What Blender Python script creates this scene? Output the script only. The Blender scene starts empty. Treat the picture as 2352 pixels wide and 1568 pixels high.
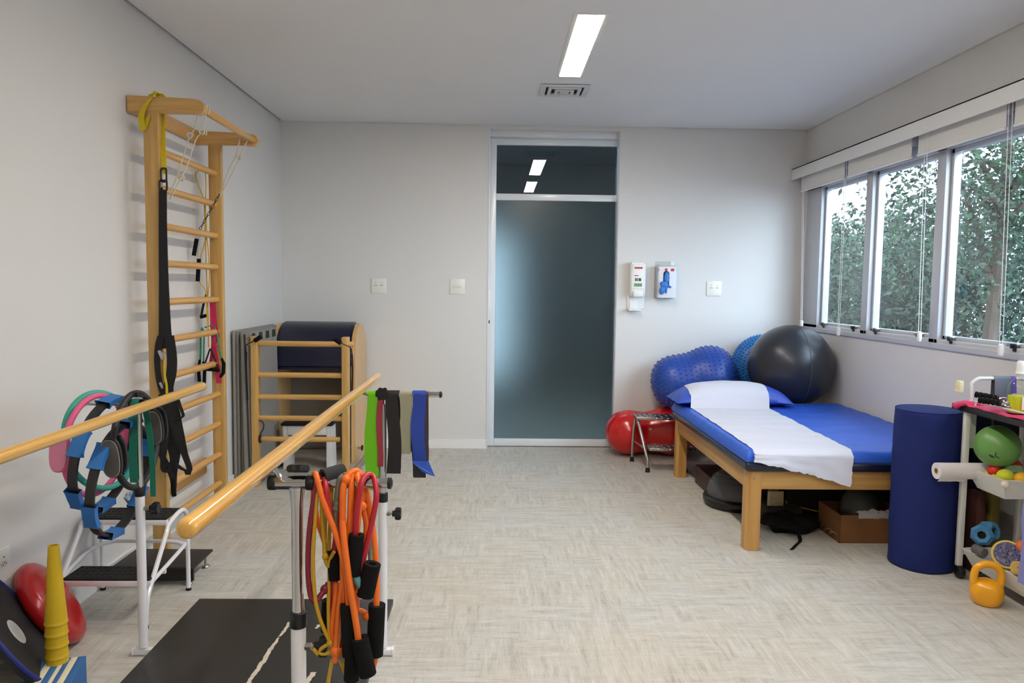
import bpy, bmesh, math, random
from mathutils import Vector, Matrix, noise
PI = math.pi
S = bpy.context.scene
COL = S.collection

# ------------------------------------------------------------------ camera
CAM_F, CAM_P, CAM_Y, CAM_R, CAM_H = 1713.505, 0.0736, 0.0238, 0.0124, 1.3755   # focal (px of 2352), pitch, yaw, roll, height
XL, XR, YB, ZC = -1.7695, 2.5846, 6.2551, 2.70                                 # left wall, right wall, back wall, ceiling
def cam_axes():
    cy, sy = math.cos(CAM_Y), math.sin(CAM_Y)
    rt = Vector((cy, -sy, 0)); fw = Vector((sy, cy, 0)); up = Vector((0, 0, 1))
    f2 = fw*math.cos(CAM_P) - up*math.sin(CAM_P); u2 = up*math.cos(CAM_P) + fw*math.sin(CAM_P)
    return rt*math.cos(CAM_R) + u2*math.sin(CAM_R), u2*math.cos(CAM_R) - rt*math.sin(CAM_R), f2
AX_R, AX_U, AX_F = cam_axes()
cd = bpy.data.cameras.new('camera'); cam = bpy.data.objects.new('camera', cd); COL.objects.link(cam)
cd.sensor_fit = 'HORIZONTAL'; cd.sensor_width = 36.0; cd.lens = CAM_F/2352*36.0; cd.clip_start = 0.05; cd.clip_end = 200
cam.matrix_world = Matrix(((AX_R.x, AX_U.x, -AX_F.x, 0), (AX_R.y, AX_U.y, -AX_F.y, 0), (AX_R.z, AX_U.z, -AX_F.z, CAM_H), (0, 0, 0, 1)))
S.camera = cam

# ------------------------------------------------------------------ world, lights, exposure
SKY = (0.66, 0.82, 1.0); SKY_STRENGTH = 4.2; SKY_GLOW = 4.0
LAMP = 59.0; LAMP_COL = (1.0, 0.905, 0.79)
w = bpy.data.worlds.new('daylight'); S.world = w; w.use_nodes = True
nt_ = w.node_tree; bg = nt_.nodes['Background']; bg.inputs[0].default_value = (*SKY, 1)
# overcast sky, with a brighter side added to light the back wall
tcw = nt_.nodes.new('ShaderNodeTexCoord'); dtw = nt_.nodes.new('ShaderNodeVectorMath'); dtw.operation = 'DOT_PRODUCT'
dtw.inputs[1].default_value = Vector((.20, -.96, .16)).normalized(); nt_.links.new(tcw.outputs['Generated'], dtw.inputs[0])
mrw = nt_.nodes.new('ShaderNodeMapRange'); mrw.interpolation_type = 'SMOOTHSTEP'; mrw.inputs[1].default_value = .5; mrw.inputs[2].default_value = 1.0
mrw.inputs[3].default_value = SKY_STRENGTH; mrw.inputs[4].default_value = SKY_STRENGTH*SKY_GLOW
nt_.links.new(dtw.outputs['Value'], mrw.inputs[0]); nt_.links.new(mrw.outputs[0], bg.inputs[1])
S.view_settings.view_transform = 'Standard'; S.view_settings.look = 'None'
S.view_settings.exposure = 0.0; S.view_settings.gamma = 1.0; S.view_settings.use_curve_mapping = False

# ------------------------------------------------------------------ helpers
def ray(px, py): return AX_R*((px-1176)/CAM_F) - AX_U*((py-784)/CAM_F) + AX_F
def at(px, py, Y=None, X=None, Z=None):
    "the place in the room seen at a photo pixel, at depth Y (or on the plane X or Z)"
    d = ray(px, py); o = Vector((0, 0, CAM_H))
    if Y is not None: t = Y/d.y
    elif X is not None: t = X/d.x
    else: t = (Z-CAM_H)/d.z
    return o + d*t

def lin(c):
    return tuple((x/12.92 if x <= .04045 else ((x+.055)/1.055)**2.4) for x in [v/255 for v in c])

MATS = {}
def mat(name, rgb, rough=.5, metal=0, noise_amt=0, noise_scale=20, bump=0, bump_scale=80, coat=0, spec=.5, trans=0, sss=0, stretch=None, alpha=1):
    if name in MATS: return MATS[name]
    m = bpy.data.materials.new(name); m.use_nodes = True; nt = m.node_tree; b = nt.nodes['Principled BSDF']
    col = (*lin(rgb), 1)
    b.inputs['Base Color'].default_value = col; b.inputs['Roughness'].default_value = rough; b.inputs['Metallic'].default_value = metal
    b.inputs['Coat Weight'].default_value = coat; b.inputs['Coat Roughness'].default_value = .12
    b.inputs['Specular IOR Level'].default_value = spec; b.inputs['Transmission Weight'].default_value = trans
    b.inputs['Alpha'].default_value = alpha
    tc = nt.nodes.new('ShaderNodeTexCoord'); mp = nt.nodes.new('ShaderNodeMapping'); nt.links.new(tc.outputs['Object'], mp.inputs[0])
    if stretch: mp.inputs['Scale'].default_value = stretch
    if noise_amt:
        n = nt.nodes.new('ShaderNodeTexNoise'); n.inputs['Scale'].default_value = noise_scale; n.inputs['Detail'].default_value = 4
        r = nt.nodes.new('ShaderNodeValToRGB'); e = r.color_ramp.elements
        e[0].position = .3; e[1].position = .7
        e[0].color = (*[c*(1-noise_amt) for c in col[:3]], 1); e[1].color = (*[min(1, c*(1+noise_amt)) for c in col[:3]], 1)
        nt.links.new(mp.outputs[0], n.inputs[0]); nt.links.new(n.outputs[0], r.inputs[0]); nt.links.new(r.outputs[0], b.inputs['Base Color'])
    if bump:
        n2 = nt.nodes.new('ShaderNodeTexNoise'); n2.inputs['Scale'].default_value = bump_scale; n2.inputs['Detail'].default_value = 3
        bp = nt.nodes.new('ShaderNodeBump'); bp.inputs['Strength'].default_value = bump; bp.inputs['Distance'].default_value = .01
        nt.links.new(mp.outputs[0], n2.inputs[0]); nt.links.new(n2.outputs[0], bp.inputs['Height']); nt.links.new(bp.outputs[0], b.inputs['Normal'])
    MATS[name] = m; return m

def emit(name, rgb, strength):
    m = bpy.data.materials.new(name); m.use_nodes = True; nt = m.node_tree; nt.nodes.clear()
    e = nt.nodes.new('ShaderNodeEmission'); e.inputs[0].default_value = (*rgb, 1); e.inputs[1].default_value = strength
    o = nt.nodes.new('ShaderNodeOutputMaterial'); nt.links.new(e.outputs[0], o.inputs[0]); MATS[name] = m; return m

def wood(name, c0, c1, axis='Z', scale=1.0, rough=.35, coat=.3):
    m = bpy.data.materials.new(name); m.use_nodes = True; nt = m.node_tree; b = nt.nodes['Principled BSDF']
    tc = nt.nodes.new('ShaderNodeTexCoord'); mp = nt.nodes.new('ShaderNodeMapping'); nt.links.new(tc.outputs['Object'], mp.inputs[0])
    s = {'X': (1.2, 22, 22), 'Y': (22, 1.2, 22), 'Z': (22, 22, 1.2)}[axis]; mp.inputs['Scale'].default_value = [v*scale for v in s]
    n = nt.nodes.new('ShaderNodeTexNoise'); n.inputs['Scale'].default_value = 2.2; n.inputs['Detail'].default_value = 6; n.inputs['Distortion'].default_value = .6
    r = nt.nodes.new('ShaderNodeValToRGB'); e = r.color_ramp.elements; e[0].position = .32; e[1].position = .72
    e[0].color = (*lin(c0), 1); e[1].color = (*lin(c1), 1)
    nt.links.new(mp.outputs[0], n.inputs[0]); nt.links.new(n.outputs[0], r.inputs[0]); nt.links.new(r.outputs[0], b.inputs['Base Color'])
    b.inputs['Roughness'].default_value = rough; b.inputs['Coat Weight'].default_value = coat; b.inputs['Coat Roughness'].default_value = .15
    MATS[name] = m; return m

class MB:
    "collects shapes (world coordinates) for ONE mesh object"
    def __init__(s): s.bm = bmesh.new()
    def _merge(s, other):
        me = bpy.data.meshes.new('t'); other.to_mesh(me); other.free(); s.bm.from_mesh(me); bpy.data.meshes.remove(me)
    def box(s, lo, hi, bevel=0, seg=2, M=None):
        b = bmesh.new(); lo = Vector(lo); hi = Vector(hi); c = (lo+hi)/2; d = hi-lo
        bmesh.ops.create_cube(b, size=1, matrix=Matrix.Translation(c) @ Matrix.Diagonal((*d, 1)))
        if bevel: bmesh.ops.bevel(b, geom=b.edges[:], offset=bevel, segments=seg, profile=.5, affect='EDGES')
        if M: b.transform(M)
        s._merge(b); return s
    def obox(s, c, ax, ay, az, dims, bevel=0, seg=2):
        "box at centre c along axes ax, ay, az"
        M = Matrix((( ax[0], ay[0], az[0], c[0]), (ax[1], ay[1], az[1], c[1]), (ax[2], ay[2], az[2], c[2]), (0, 0, 0, 1)))
        d = Vector(dims)/2
        return s.box(-d, d, bevel, seg, M)
    def bar(s, a, b, w, h, bevel=0, up=(0, 0, 1)):
        "rectangular bar from a to b, w across, h along up"
        a = Vector(a); b = Vector(b); ax = (b-a).normalized(); ay = Vector(up).cross(ax)
        if ay.length < 1e-4: ay = Vector((1, 0, 0)).cross(ax)
        ay.normalize(); az = ax.cross(ay)
        return s.obox((a+b)/2, ax, ay, az, ((b-a).length, w, h), bevel)
    def prism(s, pts, vec, bevel=0):
        "closed polygon pts (3D, planar) extruded by vec"
        b = bmesh.new(); vec = Vector(vec)
        f = b.faces.new([b.verts.new(Vector(p)) for p in pts])
        r = bmesh.ops.extrude_face_region(b, geom=[f]); vs = [v for v in r['geom'] if isinstance(v, bmesh.types.BMVert)]
        bmesh.ops.translate(b, vec=vec, verts=vs); bmesh.ops.recalc_face_normals(b, faces=b.faces[:])
        if bevel: bmesh.ops.bevel(b, geom=[e for e in b.edges if e.calc_face_angle(0) > .6], offset=bevel, segments=2, affect='EDGES')
        s._merge(b); return s
    def tube(s, pts, r, n=10, smooth=0, closed=False, caps=True):
        "round tube along pts; r a number or a list; smooth = points per span of a smooth curve"
        pts = [Vector(p) for p in pts]
        rs = list(r) if isinstance(r, (list, tuple)) else [r]*len(pts)
        if smooth: pts, rs = spline(pts, rs, smooth, closed)
        b = s.bm; N = len(pts); rings = []; nrm = None
        for i in range(N):
            t = (pts[(i+1) % N]-pts[i-1]) if closed else (pts[min(i+1, N-1)]-pts[max(i-1, 0)])
            if t.length < 1e-9: t = Vector((0, 0, 1))
            t.normalize()
            if nrm is None: nrm = t.orthogonal().normalized()
            else:
                nrm = nrm - t*nrm.dot(t)
                nrm = nrm.normalized() if nrm.length > 1e-6 else t.orthogonal().normalized()
            bi = t.cross(nrm)
            rings.append([b.verts.new(pts[i]+(nrm*math.cos(2*PI*k/n)+bi*math.sin(2*PI*k/n))*rs[i]) for k in range(n)])
        for i in range(N if closed else N-1):
            A, B = rings[i], rings[(i+1) % N]
            sh = 0
            if closed and i == N-1: sh = min(range(n), key=lambda q: (A[0].co-B[q].co).length)
            for k in range(n): b.faces.new((A[k], A[(k+1) % n], B[(k+1+sh) % n], B[(k+sh) % n]))
        if caps and not closed:
            b.faces.new(list(reversed(rings[0]))); b.faces.new(rings[-1])
        return s
    def cyl(s, a, b, r, n=20, bevel=0):
        a = Vector(a); b = Vector(b); d = (b-a).normalized()
        if bevel: return s.tube([a, a, a+d*bevel*.3, a+d*bevel, b-d*bevel, b-d*bevel*.3, b, b], [1e-4, r-bevel, r-bevel*.3, r, r, r-bevel*.3, r-bevel, 1e-4], n)
        return s.tube([a, b], r, n)
    def pipe(s, a, b, r, ri, n=20):
        "hollow straight pipe"
        a = Vector(a); b = Vector(b); L = (b-a).length
        return s.lathe([(r, 0), (r, L), (ri, L), (ri, 0), (r, 0)], M=Matrix.Translation(a) @ axes_z(b-a), n=n)
    def lathe(s, prof, base=(0, 0, 0), M=None, n=32):
        "prof = [(r, z)...] turned about the local z axis"
        b = bmesh.new(); M = M or Matrix.Translation(Vector(base)); rings = []
        for (r, z) in prof:
            if r < 1e-5: rings.append([b.verts.new((0, 0, z))])
            else: rings.append([b.verts.new((r*math.cos(2*PI*k/n), r*math.sin(2*PI*k/n), z)) for k in range(n)])
        for A, B in zip(rings, rings[1:]):
            for k in range(n):
                q = [A[k % len(A)], A[(k+1) % len(A)], B[(k+1) % len(B)], B[k % len(B)]]
                u = []
                for v in q:
                    if v not in u: u.append(v)
                if len(u) > 2: b.faces.new(u)
        bmesh.ops.recalc_face_normals(b, faces=b.faces[:]); b.transform(M); s._merge(b); return s
    def ball(s, c, r, seg=32, rings=16, M=None):
        b = bmesh.new(); rr = r if isinstance(r, (tuple, list)) else (r, r, r)
        bmesh.ops.create_uvsphere(b, u_segments=seg, v_segments=rings, radius=1)
        b.transform(Matrix.Translation(Vector(c)) @ (M or Matrix()) @ Matrix.Diagonal((*rr, 1))); s._merge(b); return s
    def sheet(s, rows, thick=0, double=False):
        "grid surface from rows of points; thick gives it a back"
        b = bmesh.new(); V = [[b.verts.new(Vector(p)) for p in r] for r in rows]
        for A, B in zip(V, V[1:]):
            for k in range(len(A)-1): b.faces.new((A[k], A[k+1], B[k+1], B[k]))
        if thick:
            bmesh.ops.recalc_face_normals(b, faces=b.faces[:])
            bmesh.ops.solidify(b, geom=b.faces[:], thickness=thick)
        s._merge(b); return s
    def ribbon(s, pts, wdir, width, thick=.0015, smooth=0):
        "flat strap along pts, wide along wdir (one vector, or one per point)"
        pts = [Vector(p) for p in pts]
        ws = [Vector(v) for v in wdir] if isinstance(wdir, list) else [Vector(wdir)]*len(pts)
        wd = list(width) if isinstance(width, (list, tuple)) else [width]*len(pts)
        if smooth:
            q, wd2 = spline(pts, wd, smooth); ws2, _ = spline(ws, wd, smooth); pts, wd, ws = q, wd2, [v.normalized() for v in ws2]
        return s.sheet([[p-v*x/2, p-v*x/6, p+v*x/6, p+v*x/2] for p, v, x in zip(pts, ws, wd)], thick)
    def build(s, name, m, parent=None, smooth=35, label=None, cat=None, group=None, kind=None, recalc=False):
        bm = s.bm
        if recalc: bmesh.ops.recalc_face_normals(bm, faces=bm.faces[:])
        if parent is not None: org = root_loc(parent)
        else:
            lo = [min(v.co[i] for v in bm.verts) for i in range(3)]; hi = [max(v.co[i] for v in bm.verts) for i in range(3)]
            org = Vector(((lo[0]+hi[0])/2, (lo[1]+hi[1])/2, lo[2]))
        bmesh.ops.translate(bm, vec=-org, verts=bm.verts[:])
        me = bpy.data.meshes.new(name); bm.to_mesh(me); bm.free()
        for mm in (m if isinstance(m, list) else [m]): me.materials.append(mm)
        if smooth:
            for p in me.polygons: p.use_smooth = True
            try: me.set_sharp_from_angle(angle=math.radians(smooth))
            except Exception: pass
        o = bpy.data.objects.new(name, me); COL.objects.link(o)
        if parent is not None: o.parent = parent
        else: o.location = org
        tag(o, label, cat, group, kind); return o

def spline(pts, rs, k, closed=False):
    out, ro = [], []; N = len(pts)
    for i in range(N if closed else N-1):
        g = (lambda j: pts[j % N]) if closed else (lambda j: pts[max(0, min(N-1, j))])
        p0, p1, p2, p3 = g(i-1), g(i), g(i+1), g(i+2)
        for j in range(k):
            t = j/k
            out.append(.5*((2*p1)+(p2-p0)*t+(2*p0-5*p1+4*p2-p3)*t*t+(3*p1-p0-3*p2+p3)*t**3))
            ro.append(rs[i]*(1-t)+rs[(i+1) % N]*t)
    if not closed: out.append(pts[-1]); ro.append(rs[-1])
    return out, ro
def root_loc(o):
    while o.parent is not None: o = o.parent
    return o.location.copy()
def tag(o, label=None, cat=None, group=None, kind=None):
    for k, v in (('label', label), ('category', cat), ('group', group), ('kind', kind)):
        if v: o[k] = v
    return o
def thing(name, label, cat, loc, group=None, kind=None):
    o = bpy.data.objects.new(name, None); COL.objects.link(o); o.location = Vector(loc); o.empty_display_size = .05
    return tag(o, label, cat, group, kind)
def copy_thing(src, loc, label=None, rotz=None, group=None):
    c = src.copy(); COL.objects.link(c); c.location = Vector(loc)
    if rotz is not None: c.rotation_euler = (0, 0, rotz)
    if label: c['label'] = label
    if group: c['group'] = group
    for ch in list(src.children):
        d = ch.copy(); COL.objects.link(d); d.parent = c
        for g in list(ch.children):
            e = g.copy(); COL.objects.link(e); e.parent = d
    return c
def axes_z(n, up=(0, 0, 1)):
    "rotation whose local z is n"
    n = Vector(n).normalized(); x = Vector(up).cross(n)
    if x.length < 1e-4: x = Vector((1, 0, 0))
    x.normalize(); y = n.cross(x)
    return Matrix(((x.x, y.x, n.x, 0), (x.y, y.y, n.y, 0), (x.z, y.z, n.z, 0), (0, 0, 0, 1)))
def knob_mb(c, n, r=.022, h=.018, lobes=6):
    "star-grip clamp knob, axis n"
    M = Matrix.Translation(Vector(c)) @ axes_z(n); mb = MB()
    pts = []
    for k in range(48):
        a = 2*PI*k/48; q = r*(1+.13*math.cos(lobes*a)); pts.append(M @ Vector((q*math.cos(a), q*math.sin(a), -h/2)))
    mb.prism(pts, (M.to_3x3() @ Vector((0, 0, h))), .003); return mb
# ------------------------------------------------------------------ shared materials
def wall_mat(name, rgb):
    m = mat(name, rgb, rough=.72, noise_amt=.012, noise_scale=1.3, bump=.06, bump_scale=160, spec=.25); return m
M_WALL = wall_mat('wall_paint', (221, 219, 216)); M_CEIL = wall_mat('ceiling_paint', (232, 232, 234))
M_WHITE = mat('white_trim', (235, 234, 231), rough=.35); M_ALU = mat('white_aluminium', (226, 229, 232), rough=.28, coat=.2)
M_GREYALU = mat('grey_aluminium', (198, 200, 206), rough=.35, metal=.15)
M_BLACK = mat('black_plastic', (16, 16, 17), rough=.42); M_RUBBER = mat('black_rubber', (20, 20, 20), rough=.8, bump=.3, bump_scale=200)
M_FOAM = mat('black_foam', (20, 21, 23), rough=.95, bump=.5, bump_scale=500, spec=.2)
M_CHROME = mat('chrome', (200, 202, 206), rough=.07, metal=1); M_STEEL = mat('brushed_steel', (186, 184, 178), rough=.28, metal=1)
M_WTUBE = mat('white_enamel_tube', (233, 233, 240), rough=.28, coat=.4)
M_DARK = mat('dark_gap', (8, 8, 8), rough=.9)
M_BEECH = wood('beech_upright', (192, 148, 80), (214, 174, 104), 'Z'); M_BEECHX = wood('beech_rail', (196, 150, 82), (220, 177, 110), 'X')
M_BEECHY = wood('varnished_bar', (205, 152, 66), (226, 178, 92), 'Y', rough=.18, coat=.8)
M_RUNG = wood('beech_rung', (202, 150, 78), (222, 172, 100), 'Y', rough=.3)
M_PINE = wood('table_wood', (178, 128, 64), (202, 156, 88), 'Z', scale=.6, rough=.4, coat=.15); M_PINEX = wood('table_wood_rail', (178, 132, 70), (204, 160, 94), 'X', scale=.6, rough=.4, coat=.15)
M_PINEY = wood('table_wood_side', (178, 132, 70), (204, 160, 94), 'Y', scale=.6, rough=.4, coat=.15)

def floor_material():
    m = bpy.data.materials.new('woven_vinyl_floor'); m.use_nodes = True; nt = m.node_tree; N = nt.nodes; L = nt.links; b = N['Principled BSDF']
    tc = N.new('ShaderNodeTexCoord')
    def noise_(sc, stretch, det=3):
        mp = N.new('ShaderNodeMapping'); mp.inputs['Scale'].default_value = stretch; L.new(tc.outputs['Object'], mp.inputs[0])
        n = N.new('ShaderNodeTexNoise'); n.inputs['Scale'].default_value = sc; n.inputs['Detail'].default_value = det; n.inputs['Roughness'].default_value = .65
        L.new(mp.outputs[0], n.inputs[0]); return n.outputs[0]
    def math_(op, a, c=None):
        q = N.new('ShaderNodeMath'); q.operation = op
        for i, v in enumerate((a, c)):
            if v is None: continue
            if isinstance(v, (int, float)): q.inputs[i].default_value = v
            else: L.new(v, q.inputs[i])
        return q.outputs[0]
    sx = noise_(6.0, (1.0, 8.5, 1)); sy = noise_(6.0, (8.5, 1.0, 1))          # long streaks in x, and in y
    fx = noise_(14.0, (1, 16, 1), 2); fy = noise_(14.0, (16, 1, 1), 2)        # the fine threads
    sn = N.new('ShaderNodeVectorMath'); sn.operation = 'SNAP'; sn.inputs[1].default_value = (.15, .15, 1); L.new(tc.outputs['Object'], sn.inputs[0])
    wn = N.new('ShaderNodeTexWhiteNoise'); wn.noise_dimensions = '2D'; L.new(sn.outputs[0], wn.inputs[0])
    g = math_('GREATER_THAN', wn.outputs[0], .5)
    big = N.new('ShaderNodeMix'); big.data_type = 'FLOAT'; L.new(g, big.inputs[0]); L.new(math_('ADD', math_('MULTIPLY', sx, .75), math_('MULTIPLY', sy, .25)), big.inputs[2]); L.new(math_('ADD', math_('MULTIPLY', sy, .75), math_('MULTIPLY', sx, .25)), big.inputs[3])
    thread = math_('MULTIPLY', math_('ADD', fx, fy), .5)
    v = math_('ADD', math_('MULTIPLY', big.outputs[0], .66), math_('MULTIPLY', thread, .34))
    r = N.new('ShaderNodeValToRGB'); e = r.color_ramp.elements
    e[0].position = .34; e[0].color = (*lin((160, 155, 146)), 1); e[1].position = .62; e[1].color = (*lin((206, 204, 200)), 1)
    k = r.color_ramp.elements.new(.47); k.color = (*lin((188, 185, 177)), 1)
    L.new(v, r.inputs[0])
    hue = noise_(1.6, (1, 1, 1), 2); r2 = N.new('ShaderNodeValToRGB'); r2.color_ramp.elements[0].color = (.97, .985, 1, 1); r2.color_ramp.elements[1].color = (1, .975, .93, 1)
    r2.color_ramp.elements[0].position = .35; r2.color_ramp.elements[1].position = .65
    L.new(hue, r2.inputs[0]); mx = N.new('ShaderNodeMix'); mx.data_type = 'RGBA'; mx.blend_type = 'MULTIPLY'; mx.inputs[0].default_value = 1
    L.new(r.outputs[0], mx.inputs[6]); L.new(r2.outputs[0], mx.inputs[7]); L.new(mx.outputs[2], b.inputs['Base Color'])
    b.inputs['Roughness'].default_value = .5; b.inputs['Specular IOR Level'].default_value = .35
    bp = N.new('ShaderNodeBump'); bp.inputs['Strength'].default_value = .08; bp.inputs['Distance'].default_value = .003; L.new(thread, bp.inputs['Height']); L.new(bp.outputs[0], b.inputs['Normal'])
    return m
def glass_material(name, tint, reflect, rough=0.0, blur=None):
    m = bpy.data.materials.new(name); m.use_nodes = True; nt = m.node_tree; nt.nodes.clear(); N = nt.nodes; L = nt.links
    o = N.new('ShaderNodeOutputMaterial'); mx = N.new('ShaderNodeMixShader'); gl = N.new('ShaderNodeBsdfGlossy'); gl.inputs['Roughness'].default_value = rough
    ge = N.new('ShaderNodeNewGeometry'); dt = N.new('ShaderNodeVectorMath'); dt.operation = 'DOT_PRODUCT'; L.new(ge.outputs['Normal'], dt.inputs[0]); L.new(ge.outputs['Incoming'], dt.inputs[1])
    def mt(op, a, c=0.0):
        q = N.new('ShaderNodeMath'); q.operation = op
        for i, v in enumerate((a, c)):
            if isinstance(v, (int, float)): q.inputs[i].default_value = v
            else: L.new(v, q.inputs[i])
        return q.outputs[0]
    f0 = ((reflect-1)/(reflect+1))**2                       # Schlick reflectance, the same from both faces
    fac = mt('ADD', mt('MULTIPLY', mt('POWER', mt('SUBTRACT', 1.0, mt('ABSOLUTE', dt.outputs['Value'])), 5.0), 1-f0), f0)
    if blur is None:
        t = N.new('ShaderNodeBsdfTransparent'); t.inputs[0].default_value = (*tint, 1)
    else:
        t = N.new('ShaderNodeBsdfRefraction'); t.inputs['Color'].default_value = (*tint, 1); t.inputs['Roughness'].default_value = blur; t.inputs['IOR'].default_value = 1.02 if blur < .01 else 1.35
    L.new(fac, mx.inputs[0]); L.new(t.outputs[0], mx.inputs[1]); L.new(gl.outputs[0], mx.inputs[2]); L.new(mx.outputs[0], o.inputs[0])
    MATS[name] = m; return m
M_GLASS = glass_material('window_glass', (.93, .95, .95), 1.55)
M_FLOOR = floor_material()

# ------------------------------------------------------------------ room shell
YF = -2.6          # wall behind the viewer
TH = .14
def struct(name, mb, m): return mb.build(name, m, kind='structure', smooth=0)
DX0, DX1, DZ = -.062, 1.022, 2.665     # door opening
struct('floor', MB().box((XL-TH, YF-TH, -.08), (XR+TH, 8.7, 0)), M_FLOOR)
struct('ceiling', MB().box((XL+.020, YF, ZC), (XR-.006, YB-.006, ZC+.012)).box((XL-TH, YF-TH, ZC+.05), (XR+TH, YB+TH, ZC+.09)), M_CEIL)
struct('wall_left', MB().box((XL-TH, YF-TH, 0), (XL, YB+TH, ZC+.05)), M_WALL)
bw = MB().box((XL, YB, 0), (DX0, YB+TH, ZC+.05)).box((DX1, YB, 0), (XR, YB+TH, ZC+.05)).box((DX0, YB, DZ), (DX1, YB+TH, ZC+.05))
struct('wall_back', bw, M_WALL)
struct('wall_front', MB().box((XL-TH, YF-TH, 0), (XR+TH, YF, ZC+.05)), M_WALL)
WZ0, WZ1, WY0, WY1 = 1.062, 2.30, .95, 6.205       # the long window opening
rw = MB().box((XR, YF-TH, 0), (XR+TH, YB+TH, WZ0)).box((XR, YF-TH, WZ1), (XR+TH, YB+TH, ZC+.05))
rw.box((XR, WY1, WZ0), (XR+TH, YB+TH, WZ1)).box((XR, YF-TH, WZ0), (XR+TH, WY0, WZ1))
struct('wall_right', rw, M_WALL)
BH, BT = .078, .014
struct('baseboard_left', MB().box((XL, YF, 0), (XL+BT, YB, BH), .003), M_WHITE)
struct('baseboard_back', MB().box((XL+BT, YB-BT, 0), (DX0, YB, BH), .003).box((DX1, YB-BT, 0), (XR-BT, YB, BH), .003), M_WHITE)
struct('baseboard_right', MB().box((XR-BT, YF, 0), (XR, YB, BH), .003), M_WHITE)

# ------------------------------------------------------------------ sliding glass door in the back wall
M_DGLASS = glass_material('dark_door_glass', (.55, .66, .72), 1.62, blur=.0)
M_FROST = glass_material('frosted_door_glass', (.66, .76, .80), 1.38, .22, blur=.55)
dr = thing('door_1', 'white framed sliding door with dark frosted glass and a dark glass transom', None, (.48, 6.36, 0), kind='structure')
fy0, fy1 = 6.335, 6.375
f = MB()
f.box((DX0-.02, fy0, .008), (.004, fy1, 2.605), .003).box((.004, fy0, .008), (DX1+.05, fy1, .07), .003)
f.box((.004, fy0, 2.098), (DX1+.05, fy1, 2.152), .003).box((.004, fy0, 2.555), (DX1+.05, fy1, 2.605), .003)
f.build('door_frame', M_ALU, dr)
MB().box((DX0, 6.30, 2.615), (DX1, 6.39, DZ), .002).build('head_track', M_ALU, dr)
MB().box((DX0, YB-.004, 0), (DX0+.012, 6.33, DZ), .002).box((DX1-.006, YB+.01, 0), (DX1, 6.33, DZ), .002).build('jamb', M_ALU, dr)
MB().box((.004, 6.352, .07), (DX1+.04, 6.360, 2.098)).build('glass_pane', M_FROST, dr, label='frosted lower glass pane')
MB().box((.004, 6.352, 2.152), (DX1+.04, 6.360, 2.555)).build('transom_pane', M_DGLASS, dr, label='dark upper glass pane')
h = at(1124, 690, Y=6.33)
MB().box((h.x-.012, 6.331, h.z-.085), (h.x+.012, 6.337, h.z+.085), .002).box((h.x-.007, 6.328, h.z-.045), (h.x+.007, 6.333, h.z+.03), .001).build('recessed_pull', M_WHITE, dr)
h = at(1123, 739, Y=6.33); MB().box((h.x-.006, 6.330, h.z-.014), (h.x+.006, 6.336, h.z+.014), .002).build('keyhole', M_BLACK, dr)

# the passage behind the door, with a glow panel added on the far side
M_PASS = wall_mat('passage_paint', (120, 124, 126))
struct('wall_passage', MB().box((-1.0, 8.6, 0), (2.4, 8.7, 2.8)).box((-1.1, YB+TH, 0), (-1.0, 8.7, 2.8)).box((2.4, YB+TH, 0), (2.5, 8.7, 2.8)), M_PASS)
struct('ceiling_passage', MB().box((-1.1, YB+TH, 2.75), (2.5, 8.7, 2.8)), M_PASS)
MB().box((.1, 6.75, 2.742), (1.3, 7.0, 2.749)).build('diffuser', emit('passage_fill_light', (.80, .92, 1.0), 22.0), thing('ceiling_light', 'unseen light added in the passage to brighten the dark glass door', 'ceiling light', (.7, 6.9, 2.75)))  # unseen light, added so the door glass reads lighter
M_FARGLOW = emit('passage_glow', (.72, .87, .97), 1.7)
struct('window_7', MB().box((-.80, 8.57, .35), (.13, 8.60, 1.95)), M_FARGLOW)  # glowing panel added to brighten the left of the frosted glass

# ------------------------------------------------------------------ ceiling: light fixtures and air grille
M_DIFF = emit('lamp_diffuser', LAMP_COL, LAMP)
def fixture(cx, y0, y1, label):
    t = thing('ceiling_light', label, 'ceiling light', (cx, (y0+y1)/2, ZC), group='recessed strip lights')
    w = .066; z0 = ZC-.004
    fr = MB().box((cx-w-.022, y0-.022, z0), (cx-w, y1+.022, ZC+.004), .001).box((cx+w, y0-.022, z0), (cx+w+.022, y1+.022, ZC+.004), .001)
    fr.box((cx-w, y0-.022, z0), (cx+w, y0, ZC+.004), .001).box((cx-w, y1, z0), (cx+w, y1+.022, ZC+.004), .001).build('frame', M_WHITE, t)
    MB().box((cx-w, y0, ZC-.002), (cx+w, y1, ZC-.0005)).build('diffuser', M_DIFF, t); return t
fixture(.457, 3.727, 4.800, 'lit recessed strip light in front of the air grille')
for k, yy in enumerate((2.10, .48, -1.14)):
    fixture(.457, yy, yy+1.073, 'recessed strip light further back along the ceiling')
v = thing('air_grille', 'white square air diffuser grille in the ceiling by the light', 'vent', (.45, 5.13, ZC))
x0, x1, y0, y1 = .290, .614, 4.985, 5.275
MB().box((x0, y0, ZC-.003), (x1, y1, ZC-.001)).build('duct', M_DARK, v)
fr = MB()
for k, g in enumerate((0, .052, .098)):
    wd = (.036, .022, .02)[k]; z0 = ZC-.012-.004*k; z1 = ZC-.001
    a0, a1, b0, b1 = x0+g, x1-g, y0+g*.95, y1-g*.95
    for q in (((a0, b0), (a1, b0+wd)), ((a0, b1-wd), (a1, b1)), ((a0, b0+wd), (a0+wd, b1-wd)), ((a1-wd, b0+wd), (a1, b1-wd))):
        fr.box((q[0][0], q[0][1], z0), (q[1][0], q[1][1], z1), .001)
fr.box((.452-.03, 5.13-.02, ZC-.02), (.452+.03, 5.13+.02, ZC-.002), .001)
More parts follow.
